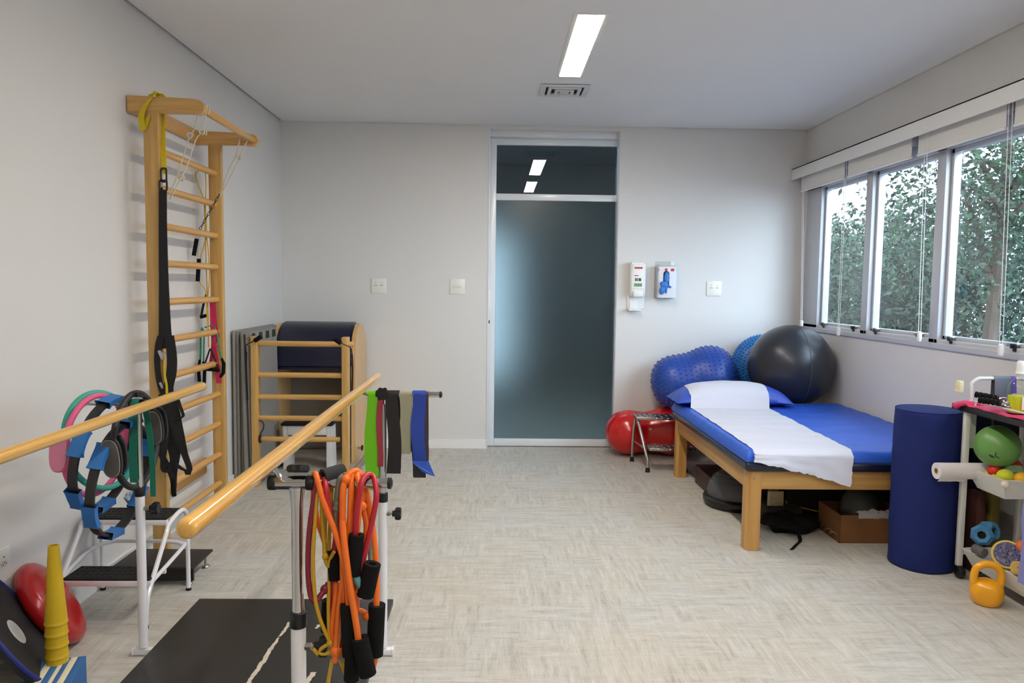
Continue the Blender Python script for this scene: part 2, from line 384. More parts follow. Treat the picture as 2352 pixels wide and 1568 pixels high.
fr.build('louvre', mat('grille_enamel', (214, 215, 217), rough=.4), v)

# ------------------------------------------------------------------ window wall (right)
PITCH = .835
GX = XR+.062
for k in range(6):
    yc1 = 5.99 - k*PITCH; yc0 = yc1-PITCH            # this light from yc0 (near) to yc1 (far)
    wname = 'window_%d' % (k+1 if k < 6 else k+2)
    t = thing(wname, None, None, (XR+.05, (yc0+yc1)/2, WZ0), kind='structure')
    far = yc1 if k else WY1
    m = MB()
    m.box((XR+.0, yc0-.03, WZ0), (XR+.09, yc0+.055, WZ1), .002)                  # mullion
    if k == 0: m.box((XR+.0, yc1-.06, WZ0), (XR+.09, WY1, WZ1), .002)
    m.box((XR+.0, yc0, WZ0), (XR+.09, far, 1.10), .002).box((XR+.0, yc0, 2.19), (XR+.09, far, WZ1), .002)
    m.build('window_frame', M_GREYALU, t)
    a, b = yc0+.06, yc1-.035 if k else yc1-.065
    sf = MB()                                            # opening sash
    sf.box((XR+.03, a, 1.10), (XR+.075, a+.022, 2.19), .002).box((XR+.03, b-.022, 1.10), (XR+.075, b, 2.19), .002)
    sf.box((XR+.03, a, 1.10), (XR+.075, b, 1.122), .002).box((XR+.03, a, 2.165), (XR+.075, b, 2.19), .002)
    sf.build('sash', M_GREYALU, t)
    MB().box((GX, a+.02, 1.12), (GX+.005, b-.02, 2.167)).build('glass_pane', M_GLASS, t)
    for yy in (a+.12, b-.10):
        l = MB().box((XR-.004, yy-.028, 1.108), (XR+.03, yy+.028, 1.124), .003)
        lo = l.build('latch', M_STEEL, t)
        MB().box((XR-.014, yy-.034, 1.098), (XR+.008, yy-.012, 1.122), .003).box((XR-.012, yy-.045, 1.084), (XR, yy-.03, 1.104), .002).build('latch_grip', M_BLACK, lo)
    if k > 6: break
struct('trim_1', MB().box((XR-.014, WY0-.03, 1.043), (XR+.09, WY1, 1.078), .004), M_GREYALU)
# blinds: valance along the whole window, roller blinds behind it
va = thing('blind_valance', 'long white blind valance across the top of the window wall', 'valance', (XR-.06, 3, 2.28))
MB().box((XR-.125, .8, 2.284), (XR-.113, YB-.012, 2.378), .002).build('fascia', M_WHITE, va)
MB().box((XR-.125, .8, 2.366), (XR, YB-.012, 2.378), .002).build('top_board', M_WHITE, va)
M_BLIND = mat('blind_fabric', (224, 223, 220), rough=.8, bump=.1, bump_scale=400)
M_CORD = mat('bead_cord', (232, 232, 230), rough=.4)
BX = XR-.055
edges = [(6.17, 5.415), (5.36, 4.54), (4.47, 3.70), (3.64, 2.87), (2.81, 2.04), (1.98, 1.2)]
names = ['white roller blind rolled up nearest the back corner', 'white roller blind rolled up, second from the back corner', 'white roller blind rolled up, third from the back corner', 'white roller blind rolled up at the right photo edge']
BLINDS = []
for k, (ya, yb_) in enumerate(edges):
    t = thing('roller_blind', names[min(k, 3)], 'blind', (BX, (ya+yb_)/2, 2.2), group='rolled up blinds')
    MB().cyl((BX+.02, ya, 2.32), (BX+.02, yb_, 2.32), .032, 20).build('roller', M_WHITE, t)
    MB().box((BX-.012, yb_, 2.19), (BX-.010, ya, 2.33)).build('fabric', M_BLIND, t)
    MB().cyl((BX-.011, ya, 2.186), (BX-.011, yb_, 2.186), .008, 12).build('bottom_bar', M_WHITE, t); BLINDS.append(t)
    MB().box((BX-.02, yb_-.03, 2.25), (BX+.05, yb_-.008, 2.36), .002).build('bracket', mat('bracket_grey', (150, 150, 165), rough=.5), t)
def blind_cord(p_top, p_bot, t):
    for s in (-1, 1):
        a = Vector((p_bot.x, p_top.y+.012*s*1.2, 2.33)); b = Vector((p_bot.x, p_bot.y+.012*s, p_bot.z))
        L = (a-b).length; m = MB(); n = 60; m.tube([a, b], .0016, 6)
        for i in range(n): m.tube([a+(b-a)*((i+.3)/n), a+(b-a)*((i+.5)/n), a+(b-a)*((i+.7)/n)], [.0012, .003, .0012], 5)
        m.build('bead_chain', M_CORD, t)
    MB().tube([p_bot+Vector((0, 0, .012)), p_bot+Vector((0, 0, .006)), p_bot+Vector((0, 0, -.03)), p_bot+Vector((0, 0, -.048)), p_bot+Vector((0, 0, -.052))], [.005, .013, .015, .011, .004], 14).build('cord_weight', M_WHITE, t)
CX = XR-.084
blind_cord(at(1842, 480, X=CX), at(1841, 738, X=CX), BLINDS[0])
blind_cord(at(1938, 480, X=CX), at(1926, 755, X=CX), BLINDS[0])
blind_cord(at(2122, 420, X=CX), at(2112, 765, X=CX), BLINDS[1])
blind_cord(at(2318, 300, X=CX), at(2299, 795, X=CX), BLINDS[2])
# ------------------------------------------------------------------ outside the window
M_LEAF = [mat('leaf_green_%s' % n, c, rough=.55, noise_amt=.35, noise_scale=3) for n, c in (('deep', (62, 88, 58)), ('mid', (52, 62, 46)), ('pale', (70, 80, 62)))]
for m_ in M_LEAF:
    m_.node_tree.nodes['Principled BSDF'].inputs['Transmission Weight'].default_value = 0
M_BARK = mat('bark', (84, 70, 58), rough=.9, noise_amt=.4, noise_scale=9, bump=.6, bump_scale=25, stretch=(1, 1, .25))
MB().box((XR+TH+.01, -12, -.35), (45, 40, -.2)).build('ground', mat('pale_paving', (120, 120, 124), rough=.9, noise_amt=.15, noise_scale=2), kind='structure')
def tree(base, crown, rad, trunk_r, nleaf, size, label, leafm, seed, group=None):
    rnd = random.Random(seed); t = thing('tree', label, 'tree', base, group=group)
    base = Vector(base); c = Vector(crown)
    m = MB(); top = c+Vector((0, 0, rad[2]*.3))
    m.tube([base, base+(c-base)*.4+Vector((.08, .05, 0)), c, top], [trunk_r, trunk_r*.85, trunk_r*.55, trunk_r*.25], 10, smooth=5)
    for k in range(9):
        a = rnd.random()*2*PI; s = base+(c-base)*(.55+.45*rnd.random()); e = c+Vector((math.cos(a)*rad[0]*.75, math.sin(a)*rad[1]*.75, rad[2]*(rnd.random()*1.1-.35)))
        m.tube([s, (s+e)/2+Vector((0, 0, .15)), e], [trunk_r*.4, trunk_r*.25, .01], 6, smooth=4)
    m.build('trunk', M_BARK, t)
    lm = bmesh.new(); clumps = []
    for k in range(60):
        u = Vector((rnd.gauss(0, 1), rnd.gauss(0, 1), rnd.gauss(0, 1))).normalized()*(rnd.random()**.4)
        clumps.append(c+Vector((u.x*rad[0], u.y*rad[1], u.z*rad[2])))
    for k in range(nleaf):
        q = rnd.choice(clumps); s = .34*min(rad)
        p = q+Vector((rnd.gauss(0, s*.75), rnd.gauss(0, s*.75), rnd.gauss(0, s*.6)))
        n = Vector((rnd.gauss(0, 1), rnd.gauss(0, 1), rnd.gauss(0, 1)+.6)).normalized(); x = n.orthogonal().normalized()
        x = (Matrix.Rotation(rnd.random()*6.28, 3, n) @ x); y = n.cross(x); z = size*(.6+.8*rnd.random())
        f = lm.faces.new([lm.verts.new(p+x*z), lm.verts.new(p+y*z*.42+n*z*.1), lm.verts.new(p-x*z*.9), lm.verts.new(p-y*z*.42+n*z*.1)]); f.material_index = rnd.choice((0, 0, 1, 1, 2))
    mb = MB(); mb.bm.free(); mb.bm = lm; mb.build('crown', leafm, t, smooth=0)
tree((7.4, 16.0, -.2), (7.4, 16.0, 1.25), (1.6, 1.7, 1.45), .12, 11000, .062, 'bushy green tree seen through the first pane by the back corner', M_LEAF, 1)
tree((7.0, 12.6, -.2), (7.0, 12.6, 1.25), (1.5, 1.4, 1.45), .13, 11000, .056, 'bushy green tree seen through the second pane', M_LEAF, 2)
tree((5.9, 8.9, -.2), (6.0, 8.75, 2.75), (1.25, 1.5, 1.5), .10, 8000, .044, 'leafy tree with a bare slender trunk close outside the third pane', M_LEAF, 3)
tree((8.8, 11.2, -.2), (8.8, 11.2, 1.7), (1.8, 1.6, 1.8), .14, 9000, .062, 'dense tree standing behind the slender one outside the third pane', M_LEAF, 4)
tree((10.2, 19.4, -.2), (10.2, 19.4, 1.5), (2.6, 2.2, 1.7), .16, 8000, .085, 'distant tree in the gap between the two bushy ones', M_LEAF, 5)
tree((5.2, 6.3, -.2), (5.2, 6.3, 3.0), (.9, .9, 1.4), .09, 5000, .042, 'tree at the right photo edge outside the window', M_LEAF, 6)

# ------------------------------------------------------------------ things on the back wall
M_PLATE = mat('ivory_plate', (236, 234, 226), rough=.3, coat=.2); M_HOLE = mat('socket_hole', (60, 60, 58), rough=.6); M_SOCK = mat('socket_module', (226, 223, 210), rough=.35)
def plate(c, n, label, kind, group=None):
    "wall plate centred at c (on the wall), facing n"
    n = Vector(n); u = Vector((0, 0, 1)); r = u.cross(n)
    t = thing('wall_socket' if kind == 'socket' else 'light_switch', label, 'socket' if kind == 'socket' else 'switch', c, group)
    MB().obox(Vector(c)+n*.004, r, u, n, (.124, .124, .008), .003).build('cover_plate', M_PLATE, t)
    if kind == 'socket':
        for s in (-1, 1):
            cc = Vector(c)+n*.0085+r*s*.024+u*.006
            pts = [cc+r*a*.019+u*b*.011 for a, b in ((-1, 0), (-.55, .9), (.55, .9), (1, 0), (.55, -.9), (-.55, -.9))]
            sm = MB().prism(pts, n*.0015).build('socket_face', M_SOCK, t)
            h = MB()
            for k in (-1, 0, 1): q = cc+r*k*.009+u*(-.002 if k else .004)*1; h.cyl(q+n*.0006, q+n*.0022, .0026, 8)
            h.build('pin_hole', M_HOLE, sm)
            MB().obox(cc+n*.0004+u*.024, r, u, n, (.007, .004, .001)).build('marker', M_HOLE, sm) if s else None
    else:
        for k in (-1, 0, 1):
            MB().obox(Vector(c)+n*.009+r*k*.026, r, u, n, (.024, .021, .004), .001).build('rocker', M_SOCK, t)
plate((-.967, YB, 1.366), (0, -1, 0), 'white double wall socket on the back wall, left of the switch', 'socket')
plate((-.313, YB, 1.369), (0, -1, 0), 'white light switch plate beside the door frame', 'switch')
plate((1.843, YB, 1.378), (0, -1, 0), 'white double wall socket right of the glove box', 'socket')
plate((XL, 2.645, .350), (1, 0, 0), 'white wall socket low on the left wall at the photo edge', 'socket')

# soap dispenser
t = thing('soap_dispenser', 'white wall soap dispenser with red and green label by the door', 'dispenser', (1.19, YB, 1.2))
yb = YB-.001; yf = 6.155
body = [(1.128, 0), (1.250, 0)]
MB().prism([(1.120, yb, 1.295), (1.120, yb, 1.58), (1.120, yf+.03, 1.592), (1.120, yf+.006, 1.58), (1.120, yf, 1.42), (1.120, yf+.004, 1.34), (1.120, yf+.03, 1.30)], (.125, 0, 0), .010).build('body', M_WHITE, t)
MB().box((1.112, yb-.012, 1.20), (1.255, yb, 1.32), .004).box((1.128, yb-.02, 1.20), (1.20, yb-.012, 1.31), .003).build('back_plate', M_WHITE, t)
MB().box((1.145, yf-.012, 1.302), (1.222, yf+.03, 1.352), .005).build('push_button', M_WHITE, t)
MB().box((1.112, yb-.085, 1.186), (1.218, yb, 1.200), .004).build('drip_tray', M_WHITE, t)
lab = MB().box((1.140, yf-.0008, 1.372), (1.226, yf+.002, 1.566), .0003).build('label', mat('label_white', (240, 238, 232), rough=.5), t)
yl = yf-.0016
MB().box((1.149, yl, 1.534), (1.217, yl+.001, 1.548)).build('red_stripe', mat('print_red', (190, 44, 40), rough=.5), lab)
MB().box((1.149, yl, 1.4745), (1.184, yl+.001, 1.4815)).build('red_line', MATS['print_red'], lab)
g = MB()
for k, wd in enumerate((.012, .009, .014, .009)): g.box((1.156+k*.014, yl, 1.432), (1.156+k*.014+wd, yl+.001, 1.457))
g.build('dark_print', mat('print_dark', (74, 76, 76), rough=.5), lab)
MB().box((1.149, yl, 1.396), (1.215, yl+.001, 1.414)).build('green_print', mat('print_green', (84, 160, 96), rough=.5), lab)
MB().box((1.149, yl, 1.388), (1.215, yl+.001, 1.395)).build('brown_print', mat('print_brown', (150, 92, 70), rough=.5), lab)

# glove box in a clear holder
M_ACRYL = glass_material('clear_acrylic', (.94, .955, .955), 1.45)
t = thing('glove_holder', 'clear acrylic holder on the back wall with a box of gloves', 'holder', (1.42, YB, 1.29))
a = MB(); hx0, hx1, hy0 = 1.338, 1.502, 6.150
a.box((hx0, YB-.005, 1.296), (hx1, YB-.001, 1.60)).box((hx0, hy0, 1.292), (hx1, YB-.001, 1.296)).box((hx0, hy0, 1.296), (hx0+.003, YB-.001, 1.57)).box((hx1-.003, hy0, 1.296), (hx1, YB-.001, 1.57))
a.box((hx0, hy0, 1.296), (hx0+.018, hy0+.003, 1.57)).box((hx1-.018, hy0, 1.296), (hx1, hy0+.003, 1.57)).build('acrylic_case', M_ACRYL, t)
t = thing('glove_box', 'white cardboard box of blue gloves in the clear wall holder', 'glove box', (1.42, 6.2, 1.297))
bx0, bx1, by0, by1, bz0, bz1 = 1.346, 1.494, 6.160, 6.246, 1.297, 1.555
MB().box((bx0, by0, bz0), (bx1, by1, bz1), .002).build('carton', mat('carton_white', (228, 226, 232), rough=.6), t)
def slot(cx, cz, w, h, y, n=16):
    p = []
    for k in range(n+1): an = PI*k/n; p.append((cx+w*math.cos(an), y, cz+h+w*math.sin(an)))
    for k in range(n+1): an = PI+PI*k/n; p.append((cx+w*math.cos(an), y, cz-h+w*math.sin(an)))
    return p
MB().prism(slot(1.416, 1.452, .025, .042, by0-.0012), (0, .001, 0)).build('opening', mat('opening_dark', (26, 34, 52), rough=.8), t)
for x0_, x1_ in ((1.452, 1.480), (1.402, 1.424), (1.348, 1.353)): MB().box((x0_, by0-.0015, 1.517), (x1_, by0-.0005, 1.539)).build('red_mark', MATS['print_red'], t)
gl = MB(); M_GLOVE = mat('blue_nitrile', (46, 122, 206), rough=.5, bump=.6, bump_scale=60)
rnd = random.Random(5)
gl.ball((1.418, by0-.006, 1.462), (.022, .012, .05)); gl.ball((1.395, by0-.016, 1.405), (.034, .018, .028), M=Matrix.Rotation(.5, 4, 'Y')); gl.ball((1.385, by0-.014, 1.363), (.024, .016, .038), M=Matrix.Rotation(.35, 4, 'Y'))
gl.ball((1.436, by0-.012, 1.392), (.025, .012, .010), M=Matrix.Rotation(.3, 4, 'Y')); gl.tube([(1.41, by0-.014, 1.40), (1.414, by0-.022, 1.37), (1.412, by0-.018, 1.335)], [.012, .008, .007], 8, smooth=4)
for v_ in gl.bm.verts: v_.co += Vector((0, 0, 1))*.004*noise.noise(v_.co*90)+Vector((1, 0, 0))*.004*noise.noise(v_.co*70+Vector((9, 0, 0)))
gl.build('glove', M_GLOVE, t)

# ------------------------------------------------------------------ treatment table
TX0, TX1, TY0, TY1 = 1.335, 2.545, 3.815, 5.40
FZ0, FZ1 = .330, .428
t = thing('treatment_table', 'low wide wooden treatment table with a navy padded top', 'table', ((TX0+TX1)/2, (TY0+TY1)/2, 0))
LG = .075
for (x, y) in ((TX0, TY0), (TX1-LG, TY0), (TX0, TY1-LG), (TX1-LG, TY1-LG)):
    x1 = x+LG; y1 = y+LG; z1 = FZ1
    MB().prism([(x+.018, y, 0), (x1, y, 0), (x1, y1, 0), (x, y1, 0), (x, y+.018, 0)], (0, 0, z1), .002).build('leg', M_PINE, t)
MB().box((TX0+LG, TY0+.004, FZ0), (TX1-LG, TY0+.034, FZ1), .002).build('front_rail', M_PINEX, t)
MB().box((TX0+LG, TY1-.034, FZ0), (TX1-LG, TY1-.004, FZ1), .002).build('rear_rail', M_PINEX, t)
for x in (TX0+.004, TX1-.034): MB().box((x, TY0+LG, FZ0), (x+.03, TY1-LG, FZ1), .002).build('side_rail', M_PINEY, t)
MB().box((TX0+.01, TY0+.01, FZ1-.012), (TX1-.01, TY1-.01, FZ1), 0).build('deck', M_PINEX, t)
MB().cyl((TX0+.036, TY0+.001, .392), (TX0+.036, TY0-.004, .392), .007, 14, .002).build('bolt', M_STEEL, t)
M_VINYL = mat('navy_vinyl', (18, 22, 48), rough=.32, coat=.2, bump=.1, bump_scale=30)
MB().box((TX0-.02, TY0-.028, FZ1), (TX1+.02, TY1+.02, FZ1+.052), .018, 4).build('padded_top', M_VINYL, t)
# blue covered mattress
MZ0, MZ1 = FZ1+.052, .540
mx0, mx1, my0, my1 = 1.318, 2.572, 3.797, 5.45
def mattress_z(x, y):
    z = MZ1 + .004*noise.noise((x*2.2, y*9, 1)) + .003*noise.noise((x*6+y*4, y*14, 7)) + .0035*math.sin(y*23+2*noise.noise((x*2, y*2, 4)))*max(0, noise.noise((x*1.4, y*1.1, 12))+.2)
    e = min(x-mx0, mx1-x, y-my0, my1-y); R_ = .035
    if e < R_: z -= R_-math.sqrt(max(0, R_*R_-(R_-max(0, e))**2))*1.0
    return z
rows = []; nx, ny = 90, 130
for j in range(ny+1):
    y = my0+(my1-my0)*j/ny
    rows.append([Vector((mx0+(mx1-mx0)*i/nx, y, mattress_z(mx0+(mx1-mx0)*i/nx, y))) for i in range(nx+1)])
M_BLUE = mat('blue_cover', (40, 92, 204), rough=.45, noise_amt=.06, noise_scale=6, bump=.12, bump_scale=600)
m = MB(); m.sheet(rows); ring = rows[0]+[r[-1] for r in rows[1:]]+list(reversed(rows[-1]))[1:]+[r[0] for r in reversed(rows[1:-1])]
for k in range(len(ring)):
    a, b = ring[k], ring[(k+1) % len(ring)]; c2 = Vector((b.x, b.y, MZ0)); d2 = Vector((a.x, a.y, MZ0))
    m.bm.faces.new([m.bm.verts.new(v) for v in (a, d2, c2, b)])
bmesh.ops.remove_doubles(m.bm, verts=m.bm.verts[:], dist=1e-5); m.bm.faces.new([v for v in []]) if False else None
mt = m.build('mattress', M_BLUE, None, label='thin blue mattress with a creased cover on the wooden treatment table', cat='mattress', smooth=60, recalc=True)
# pillow
pcx, pcy, pa, pb, ph = 1.710, 5.345, .415, .185, .165
def pillow_z(x, y, k=1):
    u = abs((x-pcx)/pa); v = abs((y-pcy)/pb); q = max(0, 1-u**2.4)*max(0, 1-v**2.2)
    return q**.5
def pillow_pt(u, v, s):
    "u, v in -1..1; corners stay pointed, sides draw in"
    x = pcx+pa*u*(1-.10*(1-abs(u)**2)*abs(v)**3); y = pcy+pb*v*(1-.14*abs(u)**3*(1-abs(v)**2))
    h = (max(0, 1-abs(u)**2.6)*max(0, 1-abs(v)**2.4))**.55
    zm = MZ1+.050-.02*abs(u)**4
    return Vector((x, y, zm+(ph-.050)*h + .004*noise.noise((x*8, y*8, 3)) if s > 0 else zm-.048*h))
m = MB(); n_ = 40
for s in (1, -1):
    m.sheet([[pillow_pt(-1+2*i/n_, -1+2*j/n_, s) for i in range(n_+1)] for j in range(n_+1)])
bmesh.ops.remove_doubles(m.bm, verts=m.bm.verts[:], dist=2e-4)
t = thing('pillow', 'blue pillow under the white paper at the far end of the table', 'pillow', (pcx, pcy, MZ1))
pl = m.build('cushion', mat('pillow_blue', (52, 82, 190), rough=.42, bump=.15, bump_scale=40), t, smooth=70, recalc=True)
# paper sheet: over the pillow, along the mattress, over the near edge
M_PAPER = mat('paper_sheet', (206, 207, 220), rough=.75, bump=.12, bump_scale=18)
rnd = random.Random(11); rows = []
na = 34
prof = []                                    # (y, z-mode) down the strip
for j in range(16): prof.append(('p', pcy+.12-(.12+pb*.97)*j/15))
y_c = pcy-pb*.97-.015
for j in range(46): prof.append(('m', y_c-(y_c-(my0-.004))*j/45))
for j in range(1, 13): prof.append(('h', j/12))
cols = []
for i in range(na+1):
    u = i/na; col = []
    for j, (k, v_) in enumerate(prof):
        fr_ = j/(len(prof)-1)
        xl = 1.395-.045*fr_; xr = 1.960-.100*fr_
        jag = .012*noise.noise((0, j*.9, 5))+.006*noise.noise((0, j*2.3, 8))
        x = xl+jag*(1-u)**3+(xr-xl)*u + (.008*noise.noise((3, j*.8, 2)))*u**3
        if k == 'p':
            uu = (x-pcx)/pa; vv = max(-.999, min(.999, (v_-pcy)/pb)); z = pillow_pt(uu, vv, 1).z+.004; y = v_
            z = max(z, MZ1+.010+0*uu)
        elif k == 'm': y = v_; z = max(mattress_z(x, max(y, my0+.001)), MZ1-.02)+.0045+.0018*noise.noise((x*7, y*5, 3))
        else:
            hang = .045+.125*u**1.2+.012*noise.noise((u*9, 1, 1))+.007*noise.noise((u*26, 2, 1)); w_ = v_*hang
            y = my0-.012-.010*v_-.010*math.sin(u*7)*v_-.006*noise.noise((u*5, v_*3, 0)); z = MZ1-.012-w_
        col.append(Vector((x, y, z)))
    cols.append(col)
MB().sheet([[cols[i][j] for i in range(na+1)] for j in range(len(prof))], .0006).build('paper_sheet', M_PAPER, None, label='white disposable paper sheet with torn edges over pillow and blue mattress', cat='paper sheet', smooth=80)

# ------------------------------------------------------------------ exercise balls
def turned(profile_pts, A, B, nub=None, n=56):
    "solid of revolution about the line A-B; profile (t in m along the axis, r); nub = (rows spacing, size)"
    A = Vector(A); B = Vector(B); ax = (B-A).normalized(); M = Matrix.Translation(A) @ axes_z(ax)
    pr, _ = spline([Vector((r, z, 0)) for z, r in profile_pts], [1]*len(profile_pts), 6)
    prof = [(max(0, p.x), p.y) for p in pr]; prof[0] = (0, prof[0][1]); prof[-1] = (0, prof[-1][1])
    mb = MB().lathe(prof, M=M, n=n)
    if nub:
        sp, sz = nub; acc = 0; last = None; row = 0
        for k in range(1, len(prof)-1):
            p0 = Vector(prof[k-1]); p1 = Vector(prof[k]); acc += (p1-p0).length
            if acc < sp: continue
            acc = 0; row += 1; r, z = prof[k]; tg = (Vector(prof[k+1])-Vector(prof[k-1])).normalized(); nr, nz = tg.y, -tg.x
            cnt = max(3, int(2*PI*r/sp))
            for q in range(cnt):
                a = 2*PI*(q+.5*(row % 2))/cnt; d = Vector((math.cos(a)*nr, math.sin(a)*nr, nz)); p = Vector((math.cos(a)*r, math.sin(a)*r, z))
                mb.tube([M @ (p-d*.002), M @ (p+d*sz*.6), M @ (p+d*sz)], [sz*.75, sz*.55, sz*.12], 6)
    return mb
M_GREYBALL = mat('graphite_vinyl', (52, 54, 60), rough=.33, metal=.25, noise_amt=.08, noise_scale=3, coat=.05)
gc = Vector((2.268, 5.63, .795)); gr = .314
prof = [(gr-gr*math.cos(PI*k/14), gr*math.sin(PI*k/14)) for k in range(15)]
m = turned(prof, gc-Vector((0, -.035, .312)), gc+Vector((0, -.035, .312)))
t = thing('exercise_ball', 'big graphite grey exercise ball in the corner behind the blue mattress', 'exercise ball', (gc.x, gc.y, gc.z-gr))
m.build('ball', M_GREYBALL, t, smooth=80)
MB().tube([gc+Vector((.03*math.sin(a)*0+gr*1.001*math.sin(a)*math.cos(1.33)*-1*-.12+.0, -gr*1.001*math.sin(a), gr*1.001*math.cos(a)))+Vector((.02, 0, 0)) for a in [PI*k/24 for k in range(25)]], .0022, 6).build('seam', mat('graphite_seam', (84, 86, 92), rough=.4), t)
M_BLUEBALL = mat('blue_rubber', (36, 72, 160), rough=.38, noise_amt=.05, noise_scale=4)
A = at(1497, 884, Y=6.0); B = at(1690, 858, Y=5.97); L = (B-A).length
prof = [(0, 0), (.004, .05), (.03, .125), (.08, .182), (.16, .212), (.25, .216), (.33, .222), (.40, .243), (.475, .253), (.56, .237), (.63, .185), (.672, .11), (.69, .045), (L if L > .695 else .695, 0)]
turned(prof, A, A+(B-A).normalized()*L, (.036, .0085)).build('peanut_ball', M_BLUEBALL, None, label='royal blue peanut ball with nubs lying on the red ball', cat='peanut ball', smooth=50)
lc = Vector((2.235, 6.105, .735))
prof = [(.135-.135*math.cos(PI*k/12), .265*math.sin(PI*k/12)) for k in range(13)]
turned(prof, lc-Vector((0, .135, 0)), lc+Vector((0, .135, 0)), (.026, .013)).build('spiky_ball', mat('sky_blue_rubber', (44, 118, 190), rough=.4), None, label='light blue spiky ball wedged between the grey ball and back wall', cat='spiky ball', smooth=50)
prof = [(0, 0), (.006, .05), (.03, .105), (.09, .160), (.18, .182), (.26, .172), (.33, .160), (.40, .172), (.50, .198), (.60, .206), (.69, .178), (.75, .12), (.775, .05), (.782, 0)]
turned(prof, (.925, 6.063, .178), (.925+.782, 6.030, .232)).build('peanut_ball', mat('red_vinyl', (204, 22, 22), rough=.22, coat=.3), None, label='glossy red peanut ball on the floor behind the metal step stool', cat='peanut ball', smooth=80)

# ------------------------------------------------------------------ metal step stool
t = thing('step_stool', 'steel two step stool with checker plate treads by the table', 'step stool', (1.3, 5.7, 0))
def checker(x0, x1, y0, y1, z, rows_, cols_):
    mb = MB().box((x0, y0, z-.022), (x1, y1, z), .004)
    for i in range(cols_):
        for j in range(rows_):
            c = Vector((x0+(x1-x0)*(i+.5)/cols_, y0+(y1-y0)*(j+.5)/rows_, z)); s = 1 if (i+j) % 2 else -1
            d = Vector((.010, s*.010, 0)); mb.tube([c-d, c-d*.5, c+d*.5, c+d], [.0005, .0045, .0045, .0005], 6)
            if j == 0:
                c = Vector((c.x, y0, z-.011)); d = Vector((.009, 0, s*.005)); mb.tube([c-d, c-d*.5, c+d*.5, c+d], [.0005, .004, .004, .0005], 6)
    return mb
M_PLATEM = mat('checker_plate', (178, 176, 172), rough=.25, metal=1, bump=.1, bump_scale=120)
checker(1.10, 1.50, 5.66, 5.83, .385, 4, 9).build('upper_tread', M_PLATEM, t)
checker(1.17, 1.52, 5.47, 5.64, .185, 4, 8).build('lower_tread', M_PLATEM, t)
for x in (1.118, 1.485):
    s = 1 if x < 1.3 else -1
    MB().tube([(x-.012*s, 5.835, 0.02), (x-.008*s, 5.825, .2), (x, 5.81, .345), (x, 5.79, .362), (x, 5.70, .362), (x, 5.68, .345), (x+.035*s, 5.50, .12), (x+.042*s, 5.485, .10), (x+.042*s, 5.485, .02)], .0105, 10).build('leg_frame', M_STEEL, t)
    MB().tube([(x-.006*s, 5.83, .17), (x+.03*s, 5.56, .165)], .008, 8).build('side_brace', M_STEEL, t)
    for y, xo in ((5.835, -.012*s), (5.485, .042*s)):
        MB().lathe([(0, 0), (.019, 0), (.014, .035), (0, .035)], (x+xo, y, 0), n=14).build('rubber_foot', M_RUBBER, t)

# ------------------------------------------------------------------ under the table
c = at(1690, 1150, Z=.06); c = Vector((c.x+.05, c.y+.12, 0))
t = thing('balance_trainer', 'grey half ball balance trainer on a black base under the table', 'balance trainer', c)
MB().lathe([(0, 0), (.19, 0), (.215, .03), (.215, .055), (.2, .065), (0, .065)], c, n=40).build('base', M_BLACK, t)
prof = [(.185, .062), (.19, .09), (.178, .14), (.15, .185), (.11, .215), (.06, .235), (0, .242)]
dm = MB().lathe(prof, c, n=40)
for z, r in ((.16, .168), (.185, .152), (.205, .126)): dm.tube([c+Vector((r*math.cos(a), r*math.sin(a), z)) for a in [2*PI*k/40 for k in range(40)]], .003, 6, closed=True)
dm.build('dome', mat('grey_dome', (74, 74, 77), rough=.35), t)
c = at(1640, 1118, Z=.0)
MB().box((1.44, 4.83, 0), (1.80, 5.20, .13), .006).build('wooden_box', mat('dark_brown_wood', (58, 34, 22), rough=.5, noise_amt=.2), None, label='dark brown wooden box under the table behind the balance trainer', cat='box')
a = at(1762, 1184, Y=4.30); b = at(1800, 1128, Y=4.30)
t = thing('perforated_board', 'beige board with a row of dark holes under the table', 'board', (a.x, 4.30, .10))
MB().box((a.x, 4.295, .10), (b.x, 4.307, b.z), .002).build('panel', mat('beige_board', (190, 178, 140), rough=.6), t)
h = MB()
for k in range(8):
    z = a.z+.014+(b.z-a.z-.03)*k/7; h.cyl((a.x+.018, 4.2935, z), (a.x+.018, 4.2955, z), .0028, 8)
    if k % 2: h.cyl((a.x+.030, 4.2935, z+.006), (a.x+.030, 4.2955, z+.006), .0028, 8)
h.build('hole', M_HOLE, t)
MB().box((a.x-.02, 4.26, 0), (a.x+.20, 4.46, .10), .02).build('foam_pad', mat('charcoal_foam', (46, 46, 46), rough=.9), None, label='charcoal grey foam pad on the floor under the beige board', cat='foam pad')
a = at(1808, 1158, Y=4.35); b = at(1925, 1185, Y=4.25)
t = thing('leaning_board', 'wide black board with a thin yellow lower edge leaning under the table', 'board', ((a.x+b.x)/2, 4.36, 0))
up_ = Vector((.03, .10, .19)); e_ = Vector((.42, .06, 0))
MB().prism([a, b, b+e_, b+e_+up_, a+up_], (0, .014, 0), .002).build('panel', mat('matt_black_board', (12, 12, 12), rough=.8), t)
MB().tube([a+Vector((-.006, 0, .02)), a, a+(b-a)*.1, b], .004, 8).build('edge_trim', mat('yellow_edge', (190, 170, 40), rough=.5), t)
MB().box((a.x+.05, 4.46, 0), (b.x+.40, 4.62, .20), .006).build('dark_filler', mat('filler_black', (11, 11, 11), rough=.8), None, label='added black crate in the dark behind the leaning board under the table', cat='filler')  # black box added to darken the space under the table
